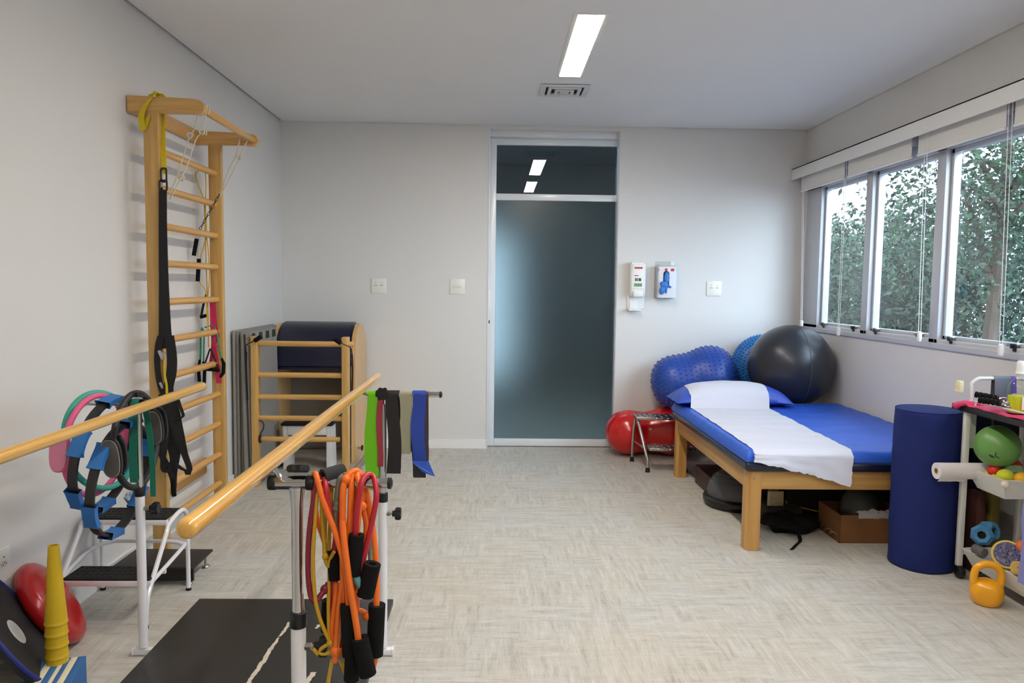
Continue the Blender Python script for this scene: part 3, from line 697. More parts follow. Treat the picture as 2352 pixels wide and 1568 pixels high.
# black bag with a strap
rnd = random.Random(3); bl = MB()
p0 = at(1770, 1238, Z=0); p1 = at(1910, 1240, Z=0)
m = MB().ball(((p0.x+p1.x)/2, p0.y+.16, .045), ((p1.x-p0.x)/2, .13, .045), 40, 20)
for v_ in m.bm.verts:
    v_.co += Vector((noise.noise(v_.co*14), noise.noise(v_.co*14+Vector((5, 0, 0))), noise.noise(v_.co*16+Vector((0, 7, 0)))*1.2))*.025; v_.co.z = max(.001, v_.co.z)
t = thing('black_bag', 'crumpled black bag with a loose strap on the floor under the table', 'bag', ((p0.x+p1.x)/2, p0.y+.16, 0))
m.build('pouch', mat('black_nylon', (10, 10, 11), rough=.85, spec=.2, bump=.3, bump_scale=90), t, smooth=60)
q0 = at(1838, 1240, Z=.01); q1 = at(1818, 1262, Z=.003)
MB().ribbon([q0+Vector((.01, .07, .03)), q0, (q0+q1)/2+Vector((.004, 0, .002)), q1], (1, .25, 0), .024, .002, 4).build('strap', MATS['black_nylon'], t)
for k in range(3):
    q = at(1905+k*8, 1236+(k % 2)*4, Z=.02)
MB().tube([at(1916, 1228, Z=.05)+Vector((.012*math.cos(a), .0, .012*math.sin(a)))+Vector((.004*a*.3, .012*a, -.004*a*.2)) for a in [k*.5 for k in range(40)]], .0022, 6).build('metal_spring', M_STEEL, None, label='shiny metal coil spring beside the cardboard box under the table', cat='spring')
a = at(1927, 1247, Z=0)
t = thing('cardboard_box', 'open brown cardboard box under the table beside the blue roll', 'cardboard box', (a.x+.17, a.y+.14, 0))
bx0, by0 = a.x, a.y; bx1, by1, bz = a.x+.40, a.y+.27, .155; k_ = .006
cb = MB().box((bx0, by0, 0), (bx1, by0+k_, bz)).box((bx0, by1-k_, 0), (bx1, by1, bz)).box((bx0, by0, 0), (bx0+k_, by1, bz)).box((bx1-k_, by0, 0), (bx1, by1, bz)).box((bx0, by0, 0), (bx1, by1, .006))
cb.build('carton', mat('brown_cardboard', (122, 80, 44), rough=.8, noise_amt=.08, noise_scale=8), t)
m = MB(); rows = []
for j in range(13):
    v_ = j/12; rows.append([Vector((bx0+.10+(bx1-bx0-.08)*i/24, by0-.004+.035*v_, bz+.012+.03*noise.noise((i*.35, j*.5, 2))*(1 if v_ > .1 else .2) - (.028 if v_ < .05 else 0))) for i in range(25)])
m.sheet(rows, .0006).build('plastic_film', mat('cloudy_plastic', (214, 206, 206), rough=.25, alpha=.55), None, label='crumpled clear plastic film over the top of the cardboard box', cat='plastic film', smooth=70)
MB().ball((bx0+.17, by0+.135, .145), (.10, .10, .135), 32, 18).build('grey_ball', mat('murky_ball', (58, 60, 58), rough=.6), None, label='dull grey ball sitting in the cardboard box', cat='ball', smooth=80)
# ================================================================== left side of the room
# ------------------------------------------------------------------ wall bars
t = thing('wall_bars', 'tall beech wall bars with an overhead pull up rod on the left wall', 'wall bars', (-1.66, 4.08, 0))
yn, yf = 3.672, 4.482            # near and far upright: faces turned to the viewer
UT = .040; ux0, ux1 = -1.690, -1.617
for y in (yn, yf):
    MB().box((ux0, y, 0), (ux1, y+UT, 2.19), .004).build('upright', M_BEECH, t)
    pts = [(XL+.004, y, 2.182), (XL+.004, y, 2.262), (-1.462, y, 2.252)]
    for k in range(7):
        a = PI/2-PI*k/6*.92; pts.append((-1.440+.040*math.cos(a), y, 2.212+.037*math.sin(a)))
    pts += [(-1.445, y, 2.182)]
    MB().prism(pts, (0, UT, 0), .003).build('bracket_arm', M_BEECHX, t)
MB().box((XL+.004, yn+UT, 2.185), (XL+.026, yf, 2.262), .003).build('back_rail', M_RUNG, t)
MB().box((XL+.020, yn+UT, .23), (XL+.042, yf, .325), .003).build('lower_rail', M_RUNG, t)
MB().cyl((-1.425, yn+.01, 2.212), (-1.425, yf+UT+.004, 2.212), .0185, 18, .004).build('pull_up_rod', M_RUNG, t)
RUNG_Z = [2.016, 1.836, 1.653, 1.468, 1.277, 1.085, .897, .711, .529, .342, .166]
for z in RUNG_Z:
    MB().cyl((-1.656, yn+.006, z), (-1.656, yf+.006, z), .0185, 16).build('rung', M_RUNG, t)

# yellow anchor strap, links, black suspension trainer
t = thing('anchor_strap', 'yellow webbing strap looped over the wall bars with black metal link', 'strap', (-1.62, yn, 1.8))
M_YEL = mat('yellow_webbing', (222, 196, 20), rough=.6, bump=.3, bump_scale=300)
q = lambda px, py, y=yn-.012: at(px, py, Y=y)
st = MB()
st.ribbon([at(340, 268, Y=yn-.006), at(330, 300, Y=yn-.004), at(324, 268, Y=yn-.012), at(334, 240, Y=yn-.010), at(352, 219, Y=yn-.008), at(352, 217.5, Y=yn+.05)], [Vector((.9, -.2, .5)), Vector((.9, -.2, .45)), Vector((.92, -.2, .35)), Vector((.85, -.1, .5)), Vector((.8, 0, .6)), Vector((1, 0, .1))], [.028, .03, .034, .046, .05, .05], .002, 5)
st.ribbon([at(352, 217.5, Y=yn+.05), at(368, 219, Y=yn+.058), at(371, 262, Y=yn+.055), at(374, 330, Y=yn+.03), at(377, 392, Y=yn+.0), at(377, 398, Y=yn-.004)], [Vector((1, 0, .1)), Vector((1, .2, -.1)), Vector((1, .1, 0)), Vector((1, 0, 0)), Vector((1, 0, 0)), Vector((1, 0, 0))], [.05, .045, .030, .026, .024, .022], .002, 5)
st.build('webbing', M_YEL, t, smooth=60)
def link(c, w, h, r, name, par, m):
    p = [c+Vector((w*sx*math.copysign(min(1, abs(math.cos(a))*1.4), math.cos(a)), .0, h*math.copysign(min(1, abs(math.sin(a))*1.15), math.sin(a)))) for sx in (1,) for a in [2*PI*k/24 for k in range(24)]]
    MB().tube(p, r, 8, closed=True).build(name, m, par)
link(at(376, 402, Y=yn-.004), .013, .032, .0045, 'upper_link', t, M_BLACK)
t = thing('suspension_trainer', 'black suspension trainer straps hanging down the front of the wall bars', 'suspension trainer', (-1.60, yn, .6))
link(at(375, 426, Y=yn-.008), .017, .024, .005, 'carabiner', t, M_BLACK)
M_STRAP = mat('black_webbing', (15, 15, 16), rough=.7, bump=.3, bump_scale=300)
def strap(pp, wd, name, par, y0=yn-.012, dy=None, th=.003, m=None, wdir=(1, .1, 0), sm=5):
    dy = dy or [0]*len(pp)
    MB().ribbon([at(a, b, Y=y0+d) for (a, b), d in zip(pp, dy)], Vector(wdir).normalized(), wd, th, sm).build(name, m or M_STRAP, par, smooth=60)
strap([(375, 438), (375, 520), (377, 640), (380, 760), (382, 800)], [.034, .036, .042, .056, .072], 'main_strap', t, th=.010)
strap([(369, 430), (371, 520), (371, 640), (372, 760)], .02, 'adjusting_strap', t, y0=yn+.006)
strap([(372, 770), (366, 790), (362, 820), (363, 850), (368, 880), (376, 905)], [.036, .034, .028, .026, .028, .03], 'padded_strap', t, y0=yn-.022, th=.008)
strap([(390, 770), (394, 800), (396, 830), (394, 860), (388, 890), (392, 915)], [.040, .044, .046, .046, .044, .04], 'padded_strap', t, y0=yn-.026, th=.010)
bk = MB(); c = at(370, 815, Y=yn-.034); bk.obox(c, Vector((.92, 0, .38)), Vector((0, 1, 0)), Vector((-.38, 0, .92)), (.016, .01, .048), .002); c = at(377, 812, Y=yn-.034); bk.obox(c, Vector((1, 0, 0)), Vector((0, 1, 0)), Vector((0, 0, 1)), (.034, .008, .012), .002)
bk.build('buckle', M_STEEL, t)
strap([(377, 838), (378, 852), (380, 868), (383, 885), (384, 912), (386, 930)], [.006, .008, .009, .010, .012, .008], 'yellow_tape', t, y0=yn-.040, m=M_YEL)
c = at(371, 885, Y=yn-.036); MB().obox(c, Vector((.9, 0, .43)), Vector((0, 1, 0)), Vector((-.43, 0, .9)), (.012, .008, .032), .002).build('lower_buckle', M_STEEL, t)
strap([(378, 905), (384, 940), (378, 990), (372, 1040), (385, 1068), (398, 1100), (399, 1134)], [.05, .07, .05, .030, .03, .028, .022], 'foot_cradle', t, y0=yn-.03, th=.008)
strap([(392, 905), (400, 950), (412, 1000), (424, 1040), (436, 1078), (420, 1078), (395, 1062), (382, 1070)], [.045, .06, .05, .032, .026, .026, .026, .024], 'foot_cradle', t, y0=yn-.035, th=.008)
strap([(395, 960), (400, 1000), (402, 1045), (400, 1085), (400, 1120)], [.08, .09, .05, .03, .024], 'foot_cradle', t, y0=yn-.022, th=.008)
strap([(383, 1000), (374, 1070), (386, 1085), (392, 1062)], [.03, .022, .022, .02], 'foot_cradle', t, y0=yn-.04, th=.006)
strap([(407, 908), (413, 928), (419, 945), (421, 955), (412, 961), (404, 965)], [.014, .014, .014, .014, .014, .014], 'hand_loop', t, y0=yn-.045, th=.008)
MB().tube([at(398, 1100, Y=yn-.04), at(400, 1139, Y=yn-.04)], .011, 10).build('grip', M_FOAM, t)

# white ropes with black handles, over the pull-up rod
M_ROPE = mat('white_rope', (226, 218, 198), rough=.85, bump=.5, bump_scale=700)
t = thing('pulley_rope', 'white rope with black grips looped over the near end of the pull up rod', 'rope', (-1.43, 3.8, 1.6))
m = MB()
m.tube([at(456, 258, Y=3.74), at(447, 295, Y=3.74), at(436, 312, Y=3.73), at(420, 362, Y=3.72), at(405, 410, Y=3.71), at(388, 448, Y=3.70)], .0035, 6, smooth=4)
m.tube([at(476, 248, Y=3.735), at(470, 272, Y=3.735), at(463, 300, Y=3.735), at(448, 325, Y=3.73), at(430, 380, Y=3.72), at(410, 420, Y=3.71), at(390, 458, Y=3.70)], .0035, 6, smooth=4)
m.tube([at(479, 262, Y=3.75), at(480, 246, Y=3.75), at(474, 244, Y=3.72), at(473, 262, Y=3.735)], .004, 6, smooth=4)
for (a, b) in ((437, 311), (464, 303), (417, 408)): m.tube([at(a, b, Y=3.725)+Vector((.012*math.cos(k*.9), .006*math.sin(k*1.7), .012*math.sin(k*.9))) for k in range(9)], .0045, 6, smooth=3)
m.tube([at(464, 303, Y=3.73), at(474, 310, Y=3.73), at(474, 298, Y=3.73)], .003, 6, smooth=4)
m.build('rope', M_ROPE, t)
t = thing('pulley_rope', 'white rope with chain links and black grips from the far end of the rod', 'rope', (-1.43, 4.4, 1.5))
yy = 4.40
m = MB()
m.tube([at(551, 320, Y=yy), at(540, 362, Y=yy), at(525, 390, Y=yy), at(505, 448, Y=yy)], .0035, 6, smooth=4)
m.tube([at(570, 318, Y=yy+.02), at(550, 362, Y=yy), at(530, 405, Y=yy), at(506, 450, Y=yy)], .0035, 6, smooth=4)
m.tube([at(574, 325, Y=4.44), at(574, 306, Y=4.44), at(566, 300, Y=4.41), at(562, 322, Y=4.41)], .004, 6, smooth=4)
m.tube([at(549, 362, Y=yy)+Vector((.011*math.cos(k*.9), .006*math.sin(k*1.7), .011*math.sin(k*.9))) for k in range(9)], .004, 6, smooth=3)
m.build('rope', M_ROPE, t)
MB().tube([at(460, 528, Y=4.36), at(458, 560, Y=4.36), at(456, 590, Y=4.36)], .0025, 6).build('grip_cord', M_ROPE, t)
ch = MB(); A = at(502, 450, Y=4.39); B = at(456, 532, Y=4.36)
for k in range(11):
    c = A+(B-A)*(k/10); d = (B-A).normalized(); s_ = d.cross(Vector((0, 1, 0))) if k % 2 else Vector((0, 1, 0))
    ch.tube([c+d*.015*math.cos(a)+s_*.006*math.sin(a) for a in [2*PI*j/12 for j in range(12)]], .002, 5, closed=True)
ch.build('chain', mat('dark_chain', (90, 88, 84), rough=.35, metal=.9), t)
MB().cyl(at(452, 548, Y=4.36), at(445, 587, Y=4.36), .0115, 14, .002).build('grip', M_FOAM, t)
MB().cyl(at(457, 594, Y=4.36), at(454, 646, Y=4.36), .0115, 14, .002).build('grip', M_FOAM, t)

# bands on the far upright
def stirrup(t, top, bl, br, y, r=.0105, strap_w=.010):
    "triangular handle: webbing from the top to both ends of a foam grip"
    P = lambda a: at(a[0], a[1], Y=y)
    MB().ribbon([P(bl), P(top)+Vector((-.003, 0, 0)), P(top)+Vector((.003, 0, 0)), P(br)], (0, 1, 0), .02, .0035).build('handle_strap', M_STRAP, t)
    MB().cyl(P(bl), P(br), r, 14, .002).build('grip', M_FOAM, t)
M_YTUBE = mat('yellow_latex', (214, 170, 20), rough=.4)
t = thing('resistance_tube', 'thin yellow resistance tube with black triangle handle on wall bars', 'resistance tube', (-1.62, 4.45, .9))
m = MB(); yt = 4.452
m.tube([at(462, 383, Y=yt+.01), at(456, 392, Y=yt-.015), at(449, 400, Y=yt-.012), at(456, 425, Y=yt), at(466, 452, Y=yt), at(470, 478, Y=yt), at(472, 560, Y=yt), at(475, 640, Y=yt), at(478, 720, Y=yt), at(479, 798, Y=yt)], .0035, 8, smooth=4)
m.tube([at(470, 386, Y=yt-.01), at(473, 420, Y=yt), at(472, 480, Y=yt-.005), at(474, 540, Y=yt-.005), at(458, 600, Y=yt-.02), at(453, 622, Y=yt-.02), at(460, 650, Y=yt-.02), at(473, 670, Y=yt-.01), at(476, 730, Y=yt-.01), at(480, 798, Y=yt-.01)], .0035, 8, smooth=4)
m.tube([at(474, 540, Y=yt-.008), at(480, 590, Y=yt-.012), at(481, 640, Y=yt-.012), at(478, 680, Y=yt-.012)], .0035, 8, smooth=4)
m.tube([at(461, 382, Y=yt+.02), at(461, 380, Y=yt-.01), at(468, 384, Y=yt-.016)], .004, 8, smooth=4)
m.build('tube', M_YTUBE, t)
stirrup(t, (483, 800), (466, 847), (504, 850), 4.425)
t = thing('resistance_tube', 'green resistance tube with black handles behind the yellow one on wall bars', 'resistance tube', (-1.62, 4.46, .8))
m = MB(); yt = 4.47; M_GTUBE = mat('green_latex', (38, 150, 116), rough=.4)
m.tube([at(461, 768, Y=yt-.02), at(461, 800, Y=yt-.02), at(460, 826, Y=yt-.02)], .006, 8)
m.tube([at(469, 768, Y=yt-.02), at(468, 800, Y=yt-.02), at(468, 830, Y=yt-.02)], .0045, 8)
m.tube([at(461, 770, Y=yt-.02), at(464, 752, Y=yt+.012), at(470, 770, Y=yt-.02)], .0045, 8, smooth=4)
m.tube([at(498, 765, Y=yt-.03), at(503, 790, Y=yt-.03), at(509, 822, Y=yt-.03)], .005, 8)
m.tube([at(498, 768, Y=yt-.03), at(490, 748, Y=yt-.015), at(470, 752, Y=yt-.012)], .0045, 8, smooth=4)
m.build('tube', M_GTUBE, t)
MB().tube([at(459, 826, Y=4.43), at(456, 848, Y=4.43), at(458, 876, Y=4.43)], [.007, .010, .010], 12).build('grip', M_FOAM, t)
MB().tube([at(467, 830, Y=4.44), at(470, 850, Y=4.44), at(469, 880, Y=4.44)], [.006, .010, .010], 12).build('grip', M_FOAM, t)
MB().tube([at(509, 822, Y=4.44), at(514, 835, Y=4.44), at(513, 856, Y=4.44), at(506, 866, Y=4.44)], [.006, .011, .011, .008], 12).build('grip', M_FOAM, t)
t = thing('resistance_band', 'pink elastic band tied around the far upright of the wall bars', 'resistance band', (-1.62, 4.47, .8))
M_PINK = mat('pink_elastic', (206, 40, 92), rough=.55)
m = MB(); yt = 4.462
m.ribbon([at(486, 684, Y=yt), at(487, 740, Y=yt-.006), at(489, 790, Y=yt-.01), at(484, 830, Y=yt-.012), at(478, 850, Y=yt-.01)], [Vector((1, 0, 0)), Vector((1, .1, 0)), Vector((.9, -.2, 0)), Vector((1, 0, 0)), Vector((1, 0, 0))], [.024, .022, .020, .018, .012], .0016, 4)
m.ribbon([at(492, 690, Y=yt-.004), at(494, 740, Y=yt-.010), at(497, 775, Y=yt-.014), at(493, 795, Y=yt-.018), at(499, 840, Y=yt-.018), at(503, 880, Y=yt-.018)], [Vector((1, 0, 0)), Vector((.9, -.3, 0)), Vector((1, .2, 0)), Vector((.9, 0, .3)), Vector((1, 0, .1)), Vector((1, 0, 0))], [.016, .030, .034, .02, .028, .034], .0016, 4)
m.ribbon([at(489, 790, Y=yt-.02), at(498, 794, Y=yt-.026), at(507, 799, Y=yt-.022)], (0, .3, 1), .012, .0016, 4)
m.build('band', M_PINK, t, smooth=60)
t = thing('hand_loop', 'black stirrup handle hanging from the sixth rung of the wall bars', 'handle', (-1.64, 4.45, 1.2))
MB().ribbon([at(473, 676, Y=4.45), at(466, 700, Y=4.45), at(461, 726, Y=4.45)], (0, 1, 0), .022, .006, 4).build('handle_strap', M_STRAP, t)
MB().cyl(at(460, 728, Y=4.45), at(476, 724, Y=4.45), .0105, 12, .002).build('grip', M_FOAM, t)

# ------------------------------------------------------------------ ladder barrel in the corner
t = thing('ladder_barrel', 'pilates ladder barrel with a navy padded arch and beech ladder', 'ladder barrel', (-1.35, 5.5, 0))
yl = 5.0
for x0, x1 in ((-1.628, -1.586), (-1.022, -.980)): MB().box((x0, yl, 0), (x1, yl+.075, 1.022), .003).build('ladder_post', M_BEECH, t)
for z in (.761, .612, .467): MB().cyl((-1.60, yl+.035, z), (-1.0, yl+.035, z), .018, 16).build('ladder_rung', M_BEECHX, t)
MB().cyl((-1.685, yl+.035, .973), (-.945, yl+.035, .973), .0185, 16, .003).build('top_rod', M_BEECHX, t)
MB().cyl((-1.572, yl+.035, .324), (-1.035, yl+.035, .324), .018, 16, .003).build('foot_rod', M_BEECHX, t)
for x in (-1.578, -1.029): MB().cyl((x-.006, yl+.035, .324), (x+.006, yl+.035, .324), .028, 16, .003).build('rod_cap', M_BLACK, t)
bx0, bx1, by0, by1, bzc = -1.700, -1.062, 5.70, 6.215, .825
R_ = (by1-by0)/2
def arch(y0, y1, zc, zb, R, n=20):
    cy = (y0+y1)/2; p = [(y0, zb)]
    for k in range(n+1): a = PI-PI*k/n; p.append((cy+R*math.cos(a), zc+R*math.sin(a)*.95))
    return p+[(y1, zb)]
for x0, x1 in ((bx0-.0, bx0+.032), (bx1-.032, bx1)):
    MB().prism([(x0, y, z) for y, z in arch(by0, by1, bzc, 0.0, R_)], (x1-x0, 0, 0), .003).build('side_panel', wood('pale_panel', (206, 160, 100), (226, 186, 130), 'Z') if 'pale_panel' not in MATS else MATS['pale_panel'], t)
outer = arch(by0-.045, by1+.028, bzc, .725, R_+.012); 
pts = [(bx0+.022, y, z) for y, z in outer]
pad = MB().prism(pts, (bx1-bx0-.044, 0, 0), .03)
pad.build('padded_arch', M_VINYL, t, smooth=60)
MB().box((bx0+.03, by1-.09, .05), (bx1-.03, by1-.06, .72)).build('back_panel', mat('taupe_board', (128, 122, 112), rough=.7), t)  # plain grey-brown panel
for x in (-1.625, -.985-.03): MB().box((x, yl+.07, .012), (x+.03, by0+.10, .045), .003).build('floor_rail', M_STEEL, t)
kb = MB(); kb.cyl((bx1, 5.80, .10), (bx1+.035, 5.80, .10), .008, 10)
kb.build('clamp_screw', M_STEEL, t); knob_mb((bx1+.035, 5.80, .10), (1, 0, 0), .02, .014).build('clamp_knob', M_BLACK, t)
# spring clips and cords on the ladder
def cord_clip(c, s, label):
    k = thing('strap_handle', label, 'handle', c)
    MB().tube([c+Vector((-.055*s, -.01, -.075)), c+Vector((-.05*s, -.03, -.03)), c+Vector((-.01*s, -.04, -.008)), c+Vector((.022*s, -.045, .012))], .004, 6, smooth=4).build('cord', M_BLACK, k)
    MB().cyl(c+Vector((.01*s, -.045, .0)), c+Vector((.055*s, -.05, .03)), .015, 12, .004).build('grip', M_FOAM, k)
    MB().ribbon([c+Vector((-.055*s, -.01, -.075)), c+Vector((-.058*s, -.008, -.2)), c+Vector((-.052*s, -.008, -.4))], (1, 0, 0), .012, .004, 4).build('hanging_strap', M_STRAP, k)
cord_clip(Vector((-1.595, yl, .995)), 1, 'black grip on a cord at the left ladder post top')
cord_clip(Vector((-1.005, yl, .985)), -1, 'black grip on a cord at the right ladder post top')
k = thing('bent_hook', 'thin black hook standing up from the low ladder rod', 'hook', (-1.57, yl, .33))
MB().tube([(-1.575, yl+.0, .335), (-1.565, yl, .37), (-1.548, yl, .40), (-1.545, yl, .435), (-1.562, yl, .452), (-1.575, yl, .456)], .0045, 8, smooth=4).build('hook', M_BLACK, k)
# small white bench under the barrel
t = thing('small_stool', 'small white stool with a black top inside the ladder barrel', 'stool', (-1.38, 5.60, 0))
MB().box((-1.575, 5.50, .325), (-1.195, 5.70, .345), .004).build('top_pad', M_RUBBER, t)
MB().box((-1.565, 5.512, .255), (-1.205, 5.53, .325), .002).build('apron', M_WHITE, t)
for x in (-1.560, -1.240):
    MB().prism([(x, 5.51, .325), (x+.03, 5.51, .325), (x+.036, 5.51, 0), (x-.002, 5.51, 0)], (0, .18, 0), .002).build('side_leg', M_WHITE, t)
# grey mats leaning on the left wall
M_MAT = mat('grey_mat', (146, 143, 138), rough=.8, noise_amt=.05, bump=.2, bump_scale=60)
M_SLOT = mat('slot_dark', (52, 50, 46), rough=.9)
for k in range(3):
    xc = -1.7455+.0185*k
    t = thing('exercise_mat', ('thin grey exercise mat flat against the left wall in the corner', 'thin grey exercise mat in the middle of the upright stack in the corner', 'thin grey exercise mat with dark slots along its top, nearest the barrel')[k], 'mat', (xc, 5.45, 0), group='grey mats by the wall')
    y0, y1 = 5.02+.02*k, 5.90; zt = 1.058-.005*k
    MB().box((xc-.008, y0, 0), (xc+.008, y1, zt), .004).build('mat_sheet', M_MAT, t)
    if k == 2:
        for j in range(6):
            yq = y0+.06+j*.14
            MB().prism([(xc+.0082, yq+a, zt-.012-b) for a, b in ((.008, 0), (.042, 0), (.056, .06), (-.006, .06))], (.0012, 0, 0)).build('slot', M_SLOT, t)
t = thing('folded_mat', 'thicker grey folded mat standing in front of the thin ones by the ladder', 'mat', (-1.665, 5.3, 0))
m = MB()
m.prism([(-1.697, 5.01, 1.050), (-1.640, 5.01, 1.050), (-1.622, 5.01, 0), (-1.682, 5.01, 0)], (0, .645, 0), .008)
m.build('folded_sheet', M_MAT, t)
for j in range(4): MB().prism([(-1.6392+.0178*(dz/1.05), 5.06+.155*j+a, 1.05-dz) for a, dz in ((.012, .014), (.078, .014), (.092, .066), (-.002, .066))], (.0012, 0, 0)).build('slot', M_SLOT, t)
MB().tube([(-1.668, 5.008, 1.035), (-1.655, 5.006, .6), (-1.642, 5.008, .02)], .006, 8, smooth=4).build('fold_gap', M_SLOT, t)

# ------------------------------------------------------------------ parallel bars
t = thing('parallel_bars', 'parallel bars with varnished wooden handrails on white and chrome posts over black board', 'parallel bars', (-.85, 2.1, 0))
PXR, PXL = -.403, -1.285
YN, YF_ = 1.60, 2.70
bt = .036
MB().box((-1.243, .75, .012), (-.420, 3.115, bt), .003).build('platform_board', mat('black_board', (38, 37, 36), rough=.42, noise_amt=.12, noise_scale=5), t)
# worn paint: pale scratches on the board
M_WORN = mat('worn_tape', (202, 194, 176), rough=.8, noise_amt=.15, noise_scale=30)
wn = MB(); rnd = random.Random(4)
def scratch(pp, wd):
    rows = []
    P = [at(a, b, Z=bt+.0006) for a, b in pp]; q, wl = spline(P, wd, 8)
    for i, p in enumerate(q):
        w_ = wl[i]*(1+.5*noise.noise((i*.7, 3, 1)))/2; o = .004*noise.noise((i*.4, 8, 2)); rows.append([p+Vector((-w_+o, 0, 0)), p+Vector((w_+o, 0, 0))])
    wn.sheet(rows)
scratch([(664, 1428), (652, 1450), (640, 1462)], [.010, .014, .006]); scratch([(640, 1464), (622, 1490), (600, 1525), (575, 1560), (566, 1575)], [.008, .016, .018, .014, .016])
scratch([(733, 1434), (726, 1443)], [.014, .01]); scratch([(721, 1543), (708, 1562), (700, 1580)], [.020, .018, .02])
wn.build('worn_line', M_WORN, t)
def post(x, y, zc, side, zT, near):
    "white lower tube in a cross foot, chrome inner tube, T head with a horizontal tube"
    MB().cyl((x, y, .03), (x, y, zc), .0163, 20).build('lower_tube', M_WTUBE, t)
    MB().cyl((x, y, zc-.030), (x, y, zc+.004), .0185, 20, .002).build('collar', M_BLACK, t)
    MB().tube([(x, y, zc-.05), (x, y, zT-.09), (x, y, zT-.045), (x, y, zT-.008)], [.0128, .0128, .0135, .018 if near else .0128], 18).build('chrome_tube', M_CHROME, t)
    d = side
    n_ = MB().cyl((x+.014, y, zc-.075), (x+.028, y, zc-.075), .0085, 6).cyl((x+.028, y, zc-.075), (x+.045, y, zc-.075), .0045, 10).build('locking_bolt', M_STEEL, t)
    k = knob_mb((x+.056, y, zc-.075), (1, 0, 0), .021, .022); k.cyl((x+.035, y, zc-.075), (x+.05, y, zc-.075), .011, 12); k.build('locking_knob', M_BLACK, n_)
zA = .952
for y in (YN, YF_):
    MB().box((PXL-.035, y-.014, .002), (PXR+.035, y+.014, .026), .004).build('cross_foot', M_WTUBE, t)
    for x in (PXL-.036, PXR+.036): MB().box((x-.004, y-.0155, .001), (x+.004, y+.0155, .028), .003).build('foot_cap', M_WHITE, t)
xr_near = at(684, 1300, Y=YN).x
zc_far, zc_near, zc_l = .655, .595, at(340, 1120, Y=YF_).z
post(PXR, YF_, at(884, 1133, Y=YF_).z, 1, zA, False)
post(PXL, YF_, zc_l, 1, at(256, 925, Y=YF_).z, False)
zT = at(655, 1108, Y=YN).z
post(xr_near, YN, at(684, 1408, Y=YN).z, 1, zT, True)
post(PXL, YN, at(684, 1408, Y=YN).z, 1, zT, True)
# T heads
def arm(y, x0, x1, z, xs0, xs1, r=.0115):
    "horizontal chrome tube x0..x1 through a sleeve xs0..xs1"
    MB().cyl((x0, y, z), (x1, y, z), r, 18).build('arm_tube', M_CHROME, t)
    s = 1 if x1 > x0 else -1
    MB().tube([(x1-.001*s, y, z), (x1+.006*s, y, z), (x1+.009*s, y, z)], [r+.0012, r+.0012, r*.6], 18).build('end_cap', M_BLACK, t)
    MB().cyl((xs0, y, z), (xs1, y, z), r+.0035, 20).build('sleeve', M_CHROME, t)
    for q in (xs0, xs1): MB().cyl((q-.009, y, z), (q+.009, y, z), r+.0045, 20, .002).build('sleeve_ring', M_BLACK, t)
BXR = at(430, 1213, Y=1.165); XB = BXR.x; ZB = BXR.z
XBL = at(462, 886, Y=3.07).x
a0 = at(618, 1108, Y=YN); a1 = at(892, 1110, Y=YN)
arm(YN, XB+.035, a1.x, zT, a0.x+.008, at(722, 1108, Y=YN).x-.008)
zF = at(1000, 906, Y=YF_).z
fa1 = at(1010, 906, Y=YF_).x
arm(YF_, XB+.035, fa1, zF, PXR-.016, PXR+.016, .0105)
zL = at(256, 925, Y=YF_).z
arm(YF_, XBL-.035, at(196, 925, Y=YF_).x, zL, PXL-.02, PXL+.02, .0105)
arm(YN, XBL-.035, XBL-.24, zA, PXL-.02, PXL+.02, .0105)
for y, x, z, n in ((YN, at(684, 1088, Y=YN).x, zT+.020, (0, .3, 1)), (YF_, PXR+.0, zF+.002, (0, -1, .1)), (YF_, PXL, zL+.02, (0, .2, 1))):
    knob_mb(Vector((x, y, z))+Vector(n)*.010, n, .0225, .016).build('clamp_knob', M_BLACK, t)
# wooden handrails on tapered pegs
zbn = ZB; zbf = at(866, 866, Y=3.07).z
def rail(x, z0, z1, lab):
    A = Vector((x[0], 1.155, z0)); B = Vector((x[1], 3.085, z1)); d = (B-A).normalized(); r = .0178
    MB().tube([A, A, A+d*.003, A+d*.010, A+d*.02, B-d*.02, B-d*.010, B-d*.003, B, B], [1e-4, r*.55, r*.82, r*.97, r, r, r*.97, r*.82, r*.55, 1e-4], 28).build('handrail', M_BEECHY, t, smooth=60)
    return lambda y: A+(B-A)*((y-A.y)/(B.y-A.y))
pr = rail((XB, at(866, 866, Y=3.07).x), zbn, zbf, 'r')
zl = at(464, 887, Y=3.07).z; xl = at(464, 887, Y=3.07).x
xq = at(0, 1018, Y=2.45)
lw = at(0, 1021, Y=2.2)
# left rail runs parallel to the right one
pl_ = rail((xl-.015, xl), zl-.012, zl, 'l')
for f_, y, z in ((pr, YN, zT), (pr, YF_, zF), (pl_, YF_, zL), (pl_, YN, zA)):
    c = f_(y); s = 1 if f_ is pr else -1
    MB().tube([Vector((c.x+.055*s, y, z)), Vector((c.x+.03*s, y, z)), c+Vector((.008*s, 0, -.012))], [.0115, .009, .0055], 12).build('rail_peg', M_CHROME, t)
